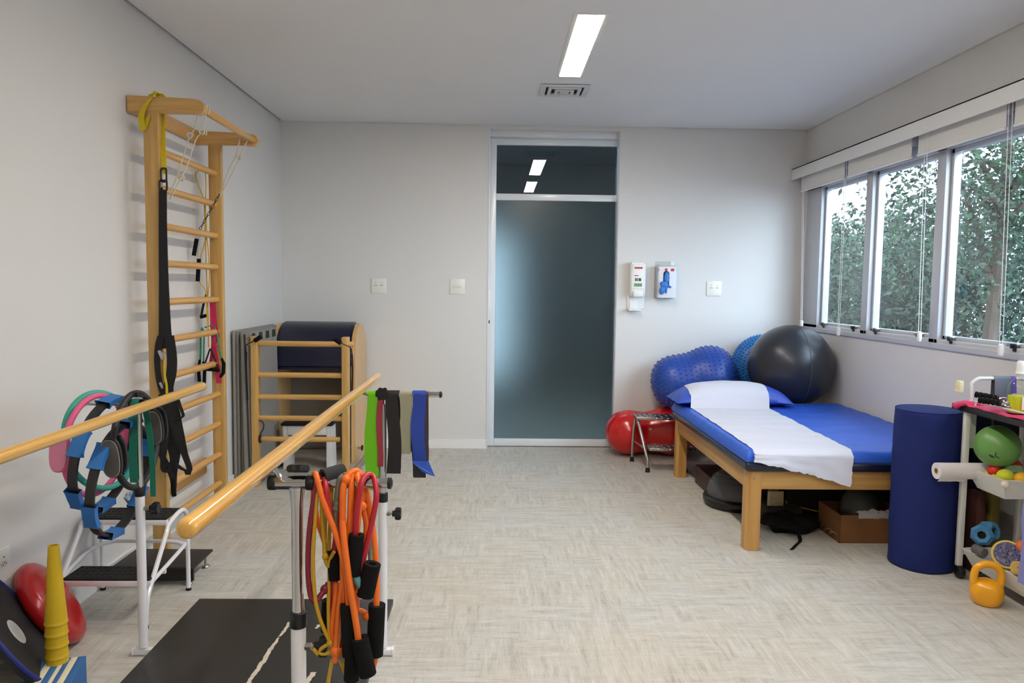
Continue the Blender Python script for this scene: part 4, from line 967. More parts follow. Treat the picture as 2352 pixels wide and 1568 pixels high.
# ------------------------------------------------------------------ flat elastic bands over the far arm
def elastic(px0, px1, bot_f, bot_b, m, label, top_r=.0125, lean=0, y0=YF_, twist=None, z=None, name='elastic_band', group='flat elastic bands on the far arm', th=.0009, flare=0, amp=.3):
    "band folded over the arm: front leg down to pixel row bot_f, back leg to bot_b"
    z = zF if z is None else z; xa = at(px0, 906, Y=y0).x; xb = at(px1, 906, Y=y0).x; w_ = xb-xa; xc = (xa+xb)/2
    zf_ = at((px0+px1)/2, bot_f, Y=y0-.02).z; zb_ = at((px0+px1)/2, bot_b, Y=y0+.02).z
    pts = []; wd = []; ws = []
    for k in range(9): f_ = k/8; pts.append(Vector((xc+lean*(1-f_)*.6, y0+top_r+.006*math.sin(f_*5), zb_+(z-zb_)*f_))); wd.append(w_); ws.append(Vector((1, 0, 0)))
    for k in range(1, 8): a = PI*k/8; pts.append(Vector((xc, y0+top_r*math.cos(a), z+top_r*math.sin(a)))); wd.append(w_); ws.append(Vector((1, 0, 0)))
    for k in range(13):
        f_ = k/12; pts.append(Vector((xc+lean*f_+.004*math.sin(f_*6+xc*40), y0-top_r-amp*.006*(1-math.cos(f_*5+xc*9*0))*f_, z+(zf_-z)*f_))); wd.append(w_*(1+flare*f_*f_+amp*.05*math.sin(f_*7+xc*30))); ws.append(Vector((1, amp*.12*math.sin(f_*5+xc*50), 0)).normalized())
    return MB().ribbon(pts, ws, wd, th, 2).build(name, m, None, label=label, cat='elastic band', group=group, smooth=70)
M_LIME = mat('lime_latex', (112, 196, 22), rough=.4, alpha=.92)
elastic(843, 873, 1096, 1124, M_LIME, 'lime green elastic band hanging at the rail end of the far arm', lean=-.006, flare=.05)
elastic(869, 882, 1072, 1050, mat('maroon_latex', (150, 48, 66), rough=.45), 'narrow maroon elastic band beside the lime green one', top_r=.0150, lean=-.004)
elastic(889, 918, 1088, 1075, mat('black_latex', (30, 30, 33), rough=.38), 'black elastic band with a curling lower end on the far arm', top_r=.0150, lean=.006, flare=.12)
elastic(918, 947, 1043, 1036, mat('sage_latex', (150, 150, 128), rough=.5), 'short beige grey elastic band between the black and blue ones', flare=-.04)
elastic(948, 978, 1058, 1040, mat('blue_latex', (34, 66, 160), rough=.4), 'blue elastic band with a diagonal fold, outermost on the far arm', top_r=.0150, amp=.6)
elastic(971, 984, 1062, 1058, mat('plum_latex', (66, 52, 62), rough=.5), 'narrow plum elastic band behind the blue one', top_r=.0122, amp=.1)
# the folded end of the blue band and its black partner
e1 = MB().sheet([[at(947, 1058, Y=YF_-.016), at(977, 1058, Y=YF_-.016)], [at(947, 1062, Y=YF_-.017), at(979, 1080, Y=YF_-.02)], [at(970, 1083, Y=YF_-.021), at(988, 1089, Y=YF_-.024)], [at(979, 1058, Y=YF_-.012), at(984, 1058, Y=YF_-.014)]], .001)
e1.build('elastic_band', mat('bright_blue_latex', (44, 88, 190), rough=.4), None, label='lower end of the blue band turned up in a fold', cat='elastic band', group='flat elastic bands on the far arm', smooth=0)
elastic(948, 977, 1098, 1090, MATS['black_latex'], 'black elastic band showing below the blue one', top_r=.0112, amp=.1)

# ------------------------------------------------------------------ resistance tubes over the near arm
def z7(pts, y=0.0):
    "points read off a close view of the near arm, kept at the arm's depth"
    return [at(560+p[0]*.3239, 1060+p[1]*.3239, Y=YN+(p[2] if len(p) > 2 else y)) for p in pts]
M_ORANGE = mat('orange_latex', (236, 112, 30), rough=.42, noise_amt=.04); M_RED = mat('red_latex', (176, 28, 46), rough=.4); M_WINE = mat('wine_latex', (128, 26, 52), rough=.4)
M_GREYT = mat('grey_latex', (98, 94, 82), rough=.5); M_TEALT = mat('teal_connector', (92, 142, 148), rough=.5); M_YT2 = mat('ochre_latex', (196, 156, 30), rough=.45)
GT = 'resistance tubes on the near arm'
def grip(t, a, b, r=.0165, y=-.02, hollow=True):
    A, B = z7([a, b], y); m = MB()
    if hollow: m.pipe(A, B, r, r*.45, 20)
    else: m.cyl(A, B, r, 20, .002)
    return m.build('foam_grip', M_FOAM, t)
def tubeset(label, m, strands, rt, grips=(), knots=(), group=GT):
    c = z7([strands[0][0]])[0]
    t = thing('resistance_tube', label, 'resistance tube', (c.x, YN, .4), group=group)
    for s_ in strands: MB().tube(z7(s_), rt, 10, smooth=5).build('tube', m, t, smooth=60)
    for g in grips: grip(t, *g)
    for k in knots:
        p = z7([k[0]], k[0][2] if len(k[0]) > 2 else -.02)[0]
        MB().ball(p, (k[1]*.9, k[1]*.9, k[1]), 14, 10).build('knot', m, t, smooth=80)
    return t
R8 = .0062
tubeset('orange resistance tube crossing from the sleeve to a long black grip', M_ORANGE,
        [[(492, 330, .03), (494, 230, .022), (498, 120, .012), (505, 84, -.006), (520, 120, -.022), (560, 270, -.03), (640, 480, -.036), (690, 640, -.04), (722, 780, -.04), (738, 930, -.036), (742, 1040, -.034)],
         [(496, 250, .026), (520, 400, .03), (560, 530, .03), (600, 650, .02), (640, 790, .004), (655, 900, -.01), (640, 1060, -.015), (625, 1180, -.015), (632, 1260, -.015)]],
        R8, [((738, 1010), (752, 1372), .0165, -.034)])
tubeset('thick orange resistance tube with two long black grips', M_ORANGE,
        [[(708, 1010, -.02), (700, 560, -.026), (700, 330, -.026), (705, 190, -.022), (730, 110, -.012), (785, 66, 0), (830, 90, .012), (858, 160, .018), (885, 300, .018), (915, 500, .014), (935, 700, .008), (940, 860, 0), (940, 1040, -.008)],
         [(700, 420, -.034), (712, 560, -.044), (735, 760, -.05), (765, 960, -.05), (795, 1140, -.05), (816, 1290, -.048)],
         [(935, 1350, -.008), (930, 1400, -.004), (916, 1450, .0)]],
        .0072, [((945, 1012), (928, 1368), .0185, -.008), ((822, 1250), (880, 1508), .0185, -.048)], [((725, 128, -.016), .0115)])
tubeset('orange resistance tube knotted at its lower end near the platform', M_ORANGE,
        [[(770, 92, -.006), (760, 200, -.018), (752, 380, -.02), (738, 560, -.022), (720, 720, -.022), (695, 880, -.024), (672, 1060, -.024), (658, 1240, -.024), (650, 1330, -.026), (645, 1420, -.026)],
         [(770, 92, -.006), (786, 84, .004), (796, 160, .018), (790, 330, .02), (760, 560, .012), (725, 760, -.004), (690, 960, -.012), (668, 1150, -.014)]],
        R8, [((772, 1370), (762, 1545), .0165, -.03)], [((648, 1342, -.026), .012), ((700, 1350, -.01), .010)])
tubeset('orange resistance tube with a knot beside the red loop', M_ORANGE,
        [[(800, 100, -.006), (812, 130, -.016), (822, 230, -.018), (812, 420, -.016), (790, 620, -.016), (770, 800, -.016), (790, 940, -.014), (800, 1040, -.012), (840, 1062, -.01), (885, 1086, -.01)],
         [(800, 100, -.006), (820, 92, .006), (846, 170, .016), (842, 300, .012), (868, 440, .01), (858, 590, .006), (830, 740, .002), (806, 900, -.004), (800, 1030, -.008)]],
        R8, [((600, 980), (590, 1200), .014, .03)], [((840, 318, .004), .011), ((872, 1092, -.01), .011)])
tubeset('red resistance tube looped tightly with a grip hanging straight down', M_RED,
        [[(790, 530, -.03), (800, 370, -.034), (826, 190, -.03), (848, 120, -.018), (880, 92, -.002), (912, 100, .004), (932, 150, -.012), (940, 250, -.026), (915, 400, -.03), (880, 560, -.03), (845, 700, -.026), (815, 815, -.022)]],
        R8, [((800, 515), (775, 800), .0165, -.03)])
tubeset('red resistance tube threaded through the grip lying on the arm', M_RED,
        [[(572, 116, -.006), (584, 190, -.022), (595, 280, -.024), (625, 380, -.02), (650, 480, -.01), (648, 640, -.008), (640, 830, -.006), (632, 1000, -.002), (615, 1200, .006), (600, 1310, .01), (590, 1345, .01)],
         [(690, 190, .018), (680, 330, .02), (660, 480, .02), (640, 640, .02), (636, 780, .016)],
         [(705, 1180, .01), (700, 1290, .008), (690, 1340, .008)]],
        R8, [((640, 630), (648, 832), .0145, -.006)])
A, B = z7([(560, 118, -.004), (704, 78, .03)]); g_ = thing('foam_grip', 'loose black foam grip lying across the top of the near arm', 'grip', A, group=None)
MB().pipe(A+Vector((0, -.0, .004)), B+Vector((0, 0, .004)), .0165, .010, 24).build('foam_sleeve', mat('charcoal_foam_grip', (44, 46, 50), rough=.85, bump=.4, bump_scale=500), g_)
tubeset('wine red resistance tube hanging nearest the chrome post', M_WINE,
        [[(545, 150, .02), (530, 100, .004), (516, 160, -.02), (500, 250, -.022), (476, 400, -.024), (460, 560, -.024), (455, 720, -.024), (460, 850, -.024), (474, 945, -.024), (495, 985, -.024), (520, 980, -.022), (550, 940, -.016), (575, 905, -.008), (600, 860, .0)]],
        R8, (), [((574, 905, -.008), .011)])
gt = tubeset('grey resistance tube with a teal connector and a tilted black grip', M_GREYT,
        [[(700, 98, -.008), (676, 130, -.018), (660, 220, -.02), (652, 330, -.022), (648, 430, -.022), (660, 540, -.022), (690, 620, -.022), (735, 690, -.024)],
         [(702, 96, -.006), (760, 92, .016), (840, 180, .022), (878, 330, .02), (892, 500, .014), (897, 620, .004), (900, 730, -.012)]],
        .0055, [((912, 722), (862, 950), .0185, -.03)], [((655, 300, -.02), .0095), ((650, 330, -.021), .0095)])
MB().tube(z7([(735, 690), (765, 760), (785, 800), (812, 850), (835, 890), (856, 918)], -.034), [.005, .006, .0085, .0095, .007, .006], 10, smooth=4).build('connector', M_TEALT, gt, label='teal rubber connector')
tubeset('ochre yellow resistance tube in a long loop with knots', M_YT2,
        [[(535, 170, .018), (530, 110, .0), (524, 200, -.022), (505, 420, -.026), (494, 600, -.028), (492, 760, -.028), (505, 960, -.028), (530, 1080, -.028), (570, 1190, -.026), (612, 1282, -.022)],
         [(540, 110, .006), (550, 230, -.018), (555, 420, -.018), (568, 560, -.016), (575, 680, -.016), (600, 742, -.014), (612, 690, -.016), (640, 640, -.026)],
         [(625, 160, .016), (618, 330, .01), (606, 560, .0), (607, 800, -.008), (600, 1040, -.012), (606, 1270, -.018)],
         [(612, 1290, -.022), (570, 1310, -.02), (535, 1345, -.02), (560, 1362, -.02), (620, 1355, -.02), (680, 1350, -.016)],
         [(492, 1325, -.02), (515, 1352, -.02), (530, 1366, -.02)],
         [(628, 1400, -.018), (612, 1480, -.02), (596, 1570, -.02), (585, 1640, -.02)], [(680, 1400, -.014), (712, 1480, -.018), (748, 1570, -.018), (775, 1640, -.018)]],
        .0042, (), [((612, 1285, -.02), .009), ((578, 672, -.016), .008)])
tubeset('second ochre yellow resistance tube behind the orange ones', M_YT2,
        [[(600, 180, .02), (585, 330, .02), (578, 500, .018), (590, 640, .012), (700, 960, .004), (716, 1000, .002), (690, 1160, -.002), (668, 1290, -.006), (660, 1380, -.01)]], .0042)

# ------------------------------------------------------------------ exercise rings over the far left arm
M_TEAL = mat('teal_foam', (62, 172, 152), rough=.55, bump=.15, bump_scale=200); M_PINKF = mat('pink_foam', (228, 98, 146), rough=.55, bump=.15, bump_scale=200)
M_RBLACK = mat('ring_black', (36, 36, 37), rough=.5); M_BLUEPAD = mat('blue_grip', (42, 112, 184), rough=.5); M_GREYPAD = mat('grey_pad', (92, 90, 86), rough=.6); M_PADRIM = mat('pad_rim', (190, 176, 160), rough=.5); M_PINKPAD = mat('pink_pad', (214, 128, 160), rough=.55)
def ring(label, c, R, n, r, m, pads=(), roll=0, flat=None):
    "exercise ring: centre, radius, axis; pads = (angle, kind)"
    M = Matrix.Translation(c) @ axes_z(n); lo = min((M @ Vector((R*math.cos(a), R*math.sin(a), 0))).z for a in [k*.1 for k in range(63)])
    t = thing('exercise_ring', label, 'exercise ring', (c.x, c.y, lo), group='exercise rings on the left arm')
    pt = lambda a, rr=R, z=0: M @ Vector((rr*math.cos(a), rr*math.sin(a), z))
    if flat:
        w_, h_ = flat; mb = MB(); q = 64
        rows = [[pt(2*PI*k/q, R-h_/2, -w_/2), pt(2*PI*k/q, R+h_/2, -w_/2), pt(2*PI*k/q, R+h_/2, w_/2), pt(2*PI*k/q, R-h_/2, w_/2), pt(2*PI*k/q, R-h_/2, -w_/2)] for k in range(q+1)]
        mb.sheet(rows); mb.build('hoop', m, t, smooth=40, recalc=True)
    else: MB().tube([pt(2*PI*k/64) for k in range(64)], r, 14, closed=True).build('hoop', m, t, smooth=80)
    nn = (M.to_3x3() @ Vector((0, 0, 1)))
    for a, kind in pads:
        p = pt(a); rad = (p-Vector(c)).normalized(); tan = nn.cross(rad)
        if kind == 'blue':
            mb = MB(); rows = []
            for k in range(13):
                aa = a+(k-6)/6*.22; fl = .0035*(abs(k-6)/6)**4; hw = .022+fl; ho = .012+fl
                rows.append([pt(aa, R-ho*.6, -hw), pt(aa, R+ho, -hw), pt(aa, R+ho, hw), pt(aa, R-ho*.6, hw), pt(aa, R-ho*.6, -hw)])
            mb.sheet(rows); mb.bm.faces.new([v for v in []]) if False else None
            mb.build('grip_pad', M_BLUEPAD, t, smooth=40, recalc=True)
        else:
            for s_ in ((1, -1) if kind == 'both' else (1,)):
                cc = p+rad*.020*s_; MM = Matrix(((tan.x, nn.x, rad.x*s_, cc.x), (tan.y, nn.y, rad.y*s_, cc.y), (tan.z, nn.z, rad.z*s_, cc.z), (0, 0, 0, 1)))
                def oval(aw, bw, z): return [MM @ Vector((aw*math.copysign(abs(math.cos(q))**.75, math.cos(q)), bw*math.copysign(abs(math.sin(q))**.75, math.sin(q)), z)) for q in [2*PI*k/36 for k in range(36)]]
                rim = MB().prism(oval(.070, .034, -.010), rad*s_*.018, .003).build('pad', m if kind == 'pink' else M_RBLACK, t)
                MB().prism(oval(.066, .0305, .0082), rad*s_*.0012).build('pad_rim', M_PADRIM, rim)
                MB().prism(oval(.064, .0285, .0092), rad*s_*.0012).build('pad_face', M_PINKPAD if kind == 'pink' else M_GREYPAD, rim)
    return t
ca = lambda px, py, y: at(px, py, Y=y)
xz = zL+.012
ring('teal exercise ring hanging on the left arm, furthest to the wall', ca(236, 1010, 2.745), .176, (.95, -.22, .20), .0105, M_TEAL, ((-PI*.12, 'both'),))
ring('pink exercise ring with a pink oval pad on the left arm', ca(222, 1021, 2.70), .178, (.99, -.10, -.02), .0105, M_PINKF, ((PI*.97, 'pink'), (-PI*.03, 'pink')))
ring('black exercise ring with blue grips nearest the pink ring', ca(244, 1042, 2.675), .200, (.985, -.03, -.16), .009, M_RBLACK, tuple((PI/2+2*PI*k/6+.12, 'blue') for k in range(6)), flat=(.030, .010))
ring('black exercise ring with blue grips hanging lowest on the left arm', ca(276, 1098, 2.655), .198, (.99, .0, -.13), .009, M_RBLACK, tuple((-PI/2+2*PI*k/6-.1, 'blue') for k in range(6)), flat=(.030, .010))
ring('dark exercise ring with two grey oval pads beside the chrome post', ca(314, 1010, 2.71), .170, (.995, .02, .03), .0115, M_RBLACK, ((PI*.0+.12, 'both'), (PI+.12, 'both')))
t = thing('elastic_band', 'long flat teal band looped over the left arm beside the post', 'elastic band', (-1.34, 2.69, .6))
m = MB()
y2 = 2.665
m.ribbon([at(352, 1140, Y=y2+.06), at(349, 1050, Y=y2+.05), at(338, 960, Y=y2+.05), at(322, 918, Y=y2+.035), at(308, 926, Y=y2), at(306, 980, Y=y2-.004), at(305, 1050, Y=y2-.004), at(308, 1108, Y=y2-.002)], (1, 0, 0), [.02, .022, .022, .022, .026, .028, .028, .03], .0014, 5)
m.build('band', mat('teal_band', (28, 122, 100), rough=.5), t, smooth=70)
t = thing('plastic_bag', 'crumpled blue and white plastic bag on the upper step of white stool', 'bag', at(310, 1165, Y=3.26))
m = MB().ball(at(306, 1142, Y=3.26), (.036, .03, .030), 28, 16)
for v_ in m.bm.verts: v_.co += Vector((noise.noise(v_.co*60), noise.noise(v_.co*60+Vector((4, 0, 0))), noise.noise(v_.co*60+Vector((0, 4, 0)))))*.012
m.build('film', mat('blue_white_film', (160, 180, 205), rough=.25, noise_amt=.5, noise_scale=40), t, smooth=30)

# ------------------------------------------------------------------ white two step stool and black step bench
t = thing('step_stool', 'white tubular two step stool with black ribbed treads by the left wall', 'step stool', (-1.55, 3.12, 0))
def tread(x0, x1, y0, y1, z, nm):
    b = MB().box((x0, y0, z), (x1, y1, z+.008), .002)
    for i in range(14):
        for j in range(4):
            c = Vector((x0+(x1-x0)*(i+.5)/14, y0+(y1-y0)*(j+.5)/4, z+.008)); d = .008
            b.box(c-Vector((.008 if (i+j) % 2 else .004, .004 if (i+j) % 2 else .012, 0)), c+Vector((.008 if (i+j) % 2 else .004, .004 if (i+j) % 2 else .012, .0018)))
    o = b.build(nm, M_RUBBER, t)
    MB().box((x0-.004, y0-.004, z-.022), (x1+.004, y0+.012, z-.0005), .002).box((x0-.004, y1-.012, z-.022), (x1+.004, y1+.004, z-.0005), .002).build('tread_frame', M_WTUBE, t)
sx0, sx1 = -1.738, -1.375
tread(sx0+.01, sx1-.005, 3.125, 3.275, .372, 'upper_tread'); tread(sx0+.015, sx1-.0, 2.955, 3.095, .176, 'lower_tread')
for x in (sx0, sx1):
    s_ = .016 if x == sx1 else 0
    MB().tube([(x+s_, 3.288, .0), (x+s_, 3.288, .30), (x+s_, 3.283, .345), (x+s_, 3.262, .372), (x+s_, 3.235, .382), (x+s_*.7, 3.20, .378), (x, 3.135, .350), (x, 3.11, .315), (x, 2.965, .16), (x, 2.925, .10), (x, 2.91, .0)], .0095, 10, smooth=3).build('side_frame', M_WTUBE, t)
    for y in (3.288, 2.91): MB().lathe([(0, 0), (.012, 0), (.011, .012), (0, .012)], (x+(s_ if y > 3 else 0), y, 0), n=12).build('foot_cap', M_RUBBER, t)
MB().tube([(sx0+.004, 2.965, .172), (sx0, 3.05, .195), (sx0+.0, 3.20, .218), (sx0+.05, 3.262, .228), (sx0+.12, 3.272, .230), (sx1-.05, 3.272, .228), (sx1, 3.262, .222), (sx1+.014, 3.24, .214), (sx1, 2.97, .166)], .0085, 10, smooth=4).build('brace_loop', M_WTUBE, t)
t = thing('step_bench', 'low black step bench on knob feet behind the white stool', 'step bench', (-1.54, 3.44, 0))
M_BENCH = mat('bench_black', (40, 39, 38), rough=.5, noise_amt=.1)
MB().box((-1.725, 3.335, .074), (-1.355, 3.575, .086), .004).build('top', M_BENCH, t)
MB().box((-1.725, 3.335, .022), (-1.357, 3.350, .076), .002).build('front_panel', M_BLACK, t)
for x in (-1.705, -1.385):
    for y in (3.352, 3.555):
        MB().lathe([(0, 0), (.016, 0), (.019, .006), (.016, .013), (.006, .016), (.006, .08), (0, .08)], (x, y, 0), n=16).build('knob_foot', M_STEEL, t)

# ------------------------------------------------------------------ bottom left corner
c = Vector((-1.668, 2.785, .158))
M_DISC = mat('red_cushion', (178, 22, 26), rough=.25, coat=.2)
n_ = Vector((.76, .34, .54)).normalized()
prof = []
for k in range(15):
    a = -PI/2+PI*k/14; prof.append((max(0, .178*abs(math.cos(a))**.45 if abs(a) < PI/2 else 0), .046*math.copysign(abs(math.sin(a))**.8, math.sin(a))))
MB().lathe(prof, M=Matrix.Translation(c) @ axes_z(n_), n=48).build('balance_cushion', M_DISC, None, label='glossy red inflated balance cushion leaning against the left wall', cat='balance cushion', smooth=80)
n_ = Vector((.745, .41, .524)).normalized(); c = Vector((-1.600, 2.475, .207)); M_ = Matrix.Translation(c) @ axes_z(n_); R_ = .235
t = thing('balance_board', 'black round balance board with blue rim and pale centre, leaning by cones', 'balance board', (c.x, c.y, .0))
MB().lathe([(0, -.028), (R_-.02, -.028), (R_, -.020), (R_+.001, -.006), (R_-.004, .002), (R_-.008, .003), (0, .003)], M=M_, n=56).build('disc', mat('board_rubber', (26, 26, 26), rough=.7, bump=.2, bump_scale=200), t)
d_ = ray(38, 1450); o_ = Vector((0, 0, CAM_H))
MB().tube([M_ @ Vector(((R_-.004)*math.cos(q), (R_-.004)*math.sin(q), .001)) for q in [2*PI*k/72 for k in range(72)]], .0075, 8, closed=True).build('blue_rim', mat('deep_blue_foam', (30, 40, 120), rough=.6), t, smooth=80)
sc = o_+d_*((c+n_*.003-o_).dot(n_)/d_.dot(n_))
MB().lathe([(0, 0), (.0475, 0), (.046, .0015), (0, .0015)], M=Matrix.Translation(sc) @ axes_z(n_), n=40).build('centre_sticker', mat('pale_sticker', (206, 206, 204), rough=.5), t)
M_CONE = mat('yellow_cone', (206, 172, 24), rough=.5); cx_, cy_ = -1.456, 2.455
for k in range(7):
    z0 = .004+.0385*k; top = z0+.265; rt, rb = .0165, .0345
    t = MB()
    prof = [(rb+.0012, z0), (rb+.0012, z0+.004)]
    for j in range(1, 21):
        f_ = j/20; prof += [(rb+(rt-rb)*f_+.0006, z0+.265*f_-.006), (rb+(rt-rb)*f_-.0002, z0+.265*f_)]
    prof += [(rt-.004, top), (rt-.004-.0, top-.02), (rb-.004, z0), (rb+.0012, z0)]
    lab = ('lowest yellow cone at the floor, under the nested stack', 'yellow cone second from the floor in the nested stack', 'yellow cone third from the floor in the nested stack', 'yellow cone in the very middle of the nested stack', 'yellow cone third from the top of the nested stack', 'yellow cone second from the top of the nested stack', 'topmost yellow cone of the nested stack by the red cushion')[k]
    t.lathe(prof, (cx_, cy_, 0), n=36).build('marker_cone', M_CONE, None, label=lab, cat='cone', group='nested yellow cones', smooth=30)
p = [at(83, 1519, Z=.1), at(199, 1505, Z=.1)]
t = thing('foam_block', 'blue foam block with three white stripes in the bottom left corner', 'foam block', (-1.44, 2.38, 0))
M_BF = mat('blue_foam', (52, 104, 160), rough=.85, bump=.2, bump_scale=150); M_WF = mat('cream_foam', (226, 218, 188), rough=.85, bump=.2, bump_scale=150)
A_ = at(84, 1518, Z=.1); B_ = at(198, 1505, Z=.1); dx = (B_-A_); dx.z = 0; L_ = dx.length; dx.normalize(); dy = Vector((dx.y, -dx.x, 0)); bounds = [0, .22, .37, .51, .60, .70, .835, 1.0]
t.location = (A_+dx*L_/2+dy*.1).to_tuple()[:2]+(0,)
for k in range(7):
    a = bounds[k]*L_; b = bounds[k+1]*L_; cc = A_+dx*(a+b)/2+dy*.12; cc.z = .05
    MB().obox(cc, dx, dy*-1, Vector((0, 0, 1)), (b-a, .24, .1), .0015).build('blue_layer' if k % 2 == 0 else 'white_layer', M_BF if k % 2 == 0 else M_WF, t)

# ------------------------------------------------------------------ right: bolsters, trolley
M_BOL = mat('bolster_blue', (24, 38, 98), rough=.75, spec=.25, bump=.25, bump_scale=14)
M_BOLN = mat('bolster_navy', (12, 15, 36), rough=.8, spec=.2, bump=.2, bump_scale=14)
def bolster(c, r, h, label, m):
    t = thing('foam_bolster', label, 'bolster', (c[0], c[1], 0), group='upright foam bolsters')
    b = MB(); prof = [(0, 0), (r-.012, 0), (r-.003, .004), (r, .014)]+[(r, h*k/24) for k in range(1, 24)]+[(r, h-.014), (r-.003, h-.004), (r-.010, h)]
    b.lathe(prof, (c[0], c[1], 0), n=64)
    for v_ in b.bm.verts:
        d = Vector((v_.co.x-c[0], v_.co.y-c[1], 0)); a = math.atan2(d.y, d.x)
        if d.length > r*.9: v_.co += d.normalized()*(.0035*noise.noise((math.cos(a)*2, math.sin(a)*2+v_.co.z*1.5, v_.co.z*7)) + .003*noise.noise((math.cos(a)*3, math.sin(a)*3, v_.co.z*22)))
    b.build('cover', m, t, smooth=60)
    MB().lathe([(r-.012, h-.001), (r-.03, h+.003), (0, h+.004)], (c[0], c[1], 0), n=64).build('end_panel', m, t, smooth=60)
    MB().tube([(c[0]+(r-.004)*math.cos(a), c[1]+(r-.004)*math.sin(a), h-.002) for a in [2*PI*k/64 for k in range(64)]], .0032, 6, closed=True).build('piping', m, t, smooth=80)
bolster((2.170, 3.640, 0), .151, .792, 'tall blue foam bolster standing at the end of the treatment table', M_BOL)
bolster((2.455, 3.725, 0), .098, .80, 'dark navy foam bolster standing behind the white trolley', M_BOLN)

t = thing('trolley', 'white metal trolley on black castors with a black top shelf', 'trolley', (2.42, 3.25, 0))
M_TW = mat('trolley_white', (214, 214, 210), rough=.35, coat=.2)
lx, ly = 2.257, 3.47; lx2, ly2 = 2.255, 2.90; ex = 2.535
for (x, y) in ((lx, ly), (ex, ly), (lx, ly2), (ex, ly2)):
    MB().box((x-.013, y-.013, .058), (x+.013, y+.013, .82), .004).build('leg', M_TW, t)
    w_ = MB(); w_.cyl((x-.016, y-.012, .030), (x+.016, y-.012, .030), .029, 20, .008); w = w_.build('castor', M_BLACK, t)
    MB().cyl((x, y, .05), (x, y, .066), .009, 12).build('castor_stem', M_BLACK, w)
MB().box((lx-.024, ly2-.03, .808), (ex+.02, ly+.025, .838), .003).build('top_shelf', mat('shelf_black', (34, 34, 34), rough=.5), t)
MB().box((lx+.010, ly+.008, .63), (lx+.052, ly+.012, .805), .001).build('corner_plate', M_TW, t)
for z in (.50, .115): 
    MB().box((lx, ly-.012, z), (ex, ly+.004, z+.012), .001).box((lx, ly2-.004, z), (ex, ly2+.012, z+.012), .001).build('cross_rail', M_TW, t)
MB().tube([(lx+.012, ly, .835), (lx+.012, ly, .93), (lx+.020, ly, .950), (lx+.045, ly, .966), (lx+.07, ly, .968), (ex-.03, ly, .968), (ex, ly, .95), (ex+.01, ly, .90), (ex+.01, ly, .835)], .009, 10, smooth=3).build('push_handle', M_TW, t)
MB().tube([(lx-.008, ly-.07, .836), (lx-.008, ly-.07, .862), (lx-.006, ly-.09, .866), (lx-.006, ly2+.11, .866), (lx-.008, ly2+.09, .862), (lx-.008, ly2+.09, .836)], .0042, 8, smooth=2).build('guard_rail', M_TW, t)
def bin_(z0, z1, x0, x1, y0, y1, inset=.030, nm='tray'):
    o = [Vector((x0, y0, z1)), Vector((x1, y0, z1)), Vector((x1, y1, z1)), Vector((x0, y1, z1))]; b = [Vector((x0+inset, y0+inset, z0)), Vector((x1-inset, y0+inset, z0)), Vector((x1-inset, y1-inset, z0)), Vector((x0+inset, y1-inset, z0))]
    m = MB(); rows = []
    lip = [v+Vector(((-.010 if v.x == x0 else .010), (-.010 if v.y == y0 else .010), 0)) for v in o]; lip2 = [v-Vector((0, 0, .012)) for v in lip]
    for R in (lip2, lip, o, b): rows.append(R+[R[0]])
    m.sheet(rows); m.bm.faces.new([m.bm.verts.new(v) for v in b]); bmesh.ops.remove_doubles(m.bm, verts=m.bm.verts[:], dist=1e-5)
    bmesh.ops.recalc_face_normals(m.bm, faces=m.bm.faces[:]); bmesh.ops.solidify(m.bm, geom=m.bm.faces[:], thickness=.003)
    return m.build(nm, M_TW, t, smooth=0)
BT0, BT1 = .455, .540
bin_(BT0, BT1, 2.268, 2.535, 3.205, 3.452); bin_(.070, .150, 2.268, 2.535, 2.93, 3.452)
MB().ball((2.272, 3.200, .528), (.020, .014, .017), 18, 10).build('tape_patch', mat('masking_tape', (220, 214, 196), rough=.6), t)
# on the top shelf
ZS = .838
m = MB(); M_PNK = mat('rose_band', (214, 54, 104), rough=.5)
rows = []
for k in range(30):
    f_ = k/29; y = ly+.02-(ly-ly2-.05)*f_; z = ZS+.006+.006*noise.noise((f_*6, 1, 2))+(.012 if f_ < .12 else 0); rows.append([Vector((lx-.026-.006*math.sin(f_*20), y, z-.004)), Vector((lx-.01, y, z+.004)), Vector((lx+.05+.02*math.sin(f_*5), y, z+.002+.002*math.sin(f_*30))), Vector((lx+.09, y, ZS+.003))])
m.sheet(rows, .0015)
c = Vector((lx-.036, ly+.015, ZS)); m.tube([c+Vector((.02, .02, -.01)), c+Vector((-.01, 0, -.004)), c+Vector((.0, -.02, .008)), c+Vector((.03, -.05, .014)), c+Vector((.06, -.09, .010))], [.010, .017, .013, .010, .006], 10, smooth=4)
m.build('resistance_band', M_PNK, None, label='rose pink elastic band spread along the trolley top edge', cat='elastic band', smooth=70)
MB().box((2.33, 3.02, ZS+.007), (2.47, 3.24, ZS+.010), .0).build('paper_note', mat('note_paper', (232, 230, 236), rough=.7), None, label='white paper sheet lying on the trolley top under the bottle', cat='paper')
MB().box((2.36, 2.96, ZS+.0115), (2.50, 3.10, ZS+.015), .001).build('yellow_pad', mat('yellow_paper', (222, 222, 60), rough=.6), None, label='bright yellow note pad beside the spray bottle', cat='note pad')
M_CORKB = mat('grip_stripe', (120, 84, 54), rough=.7)
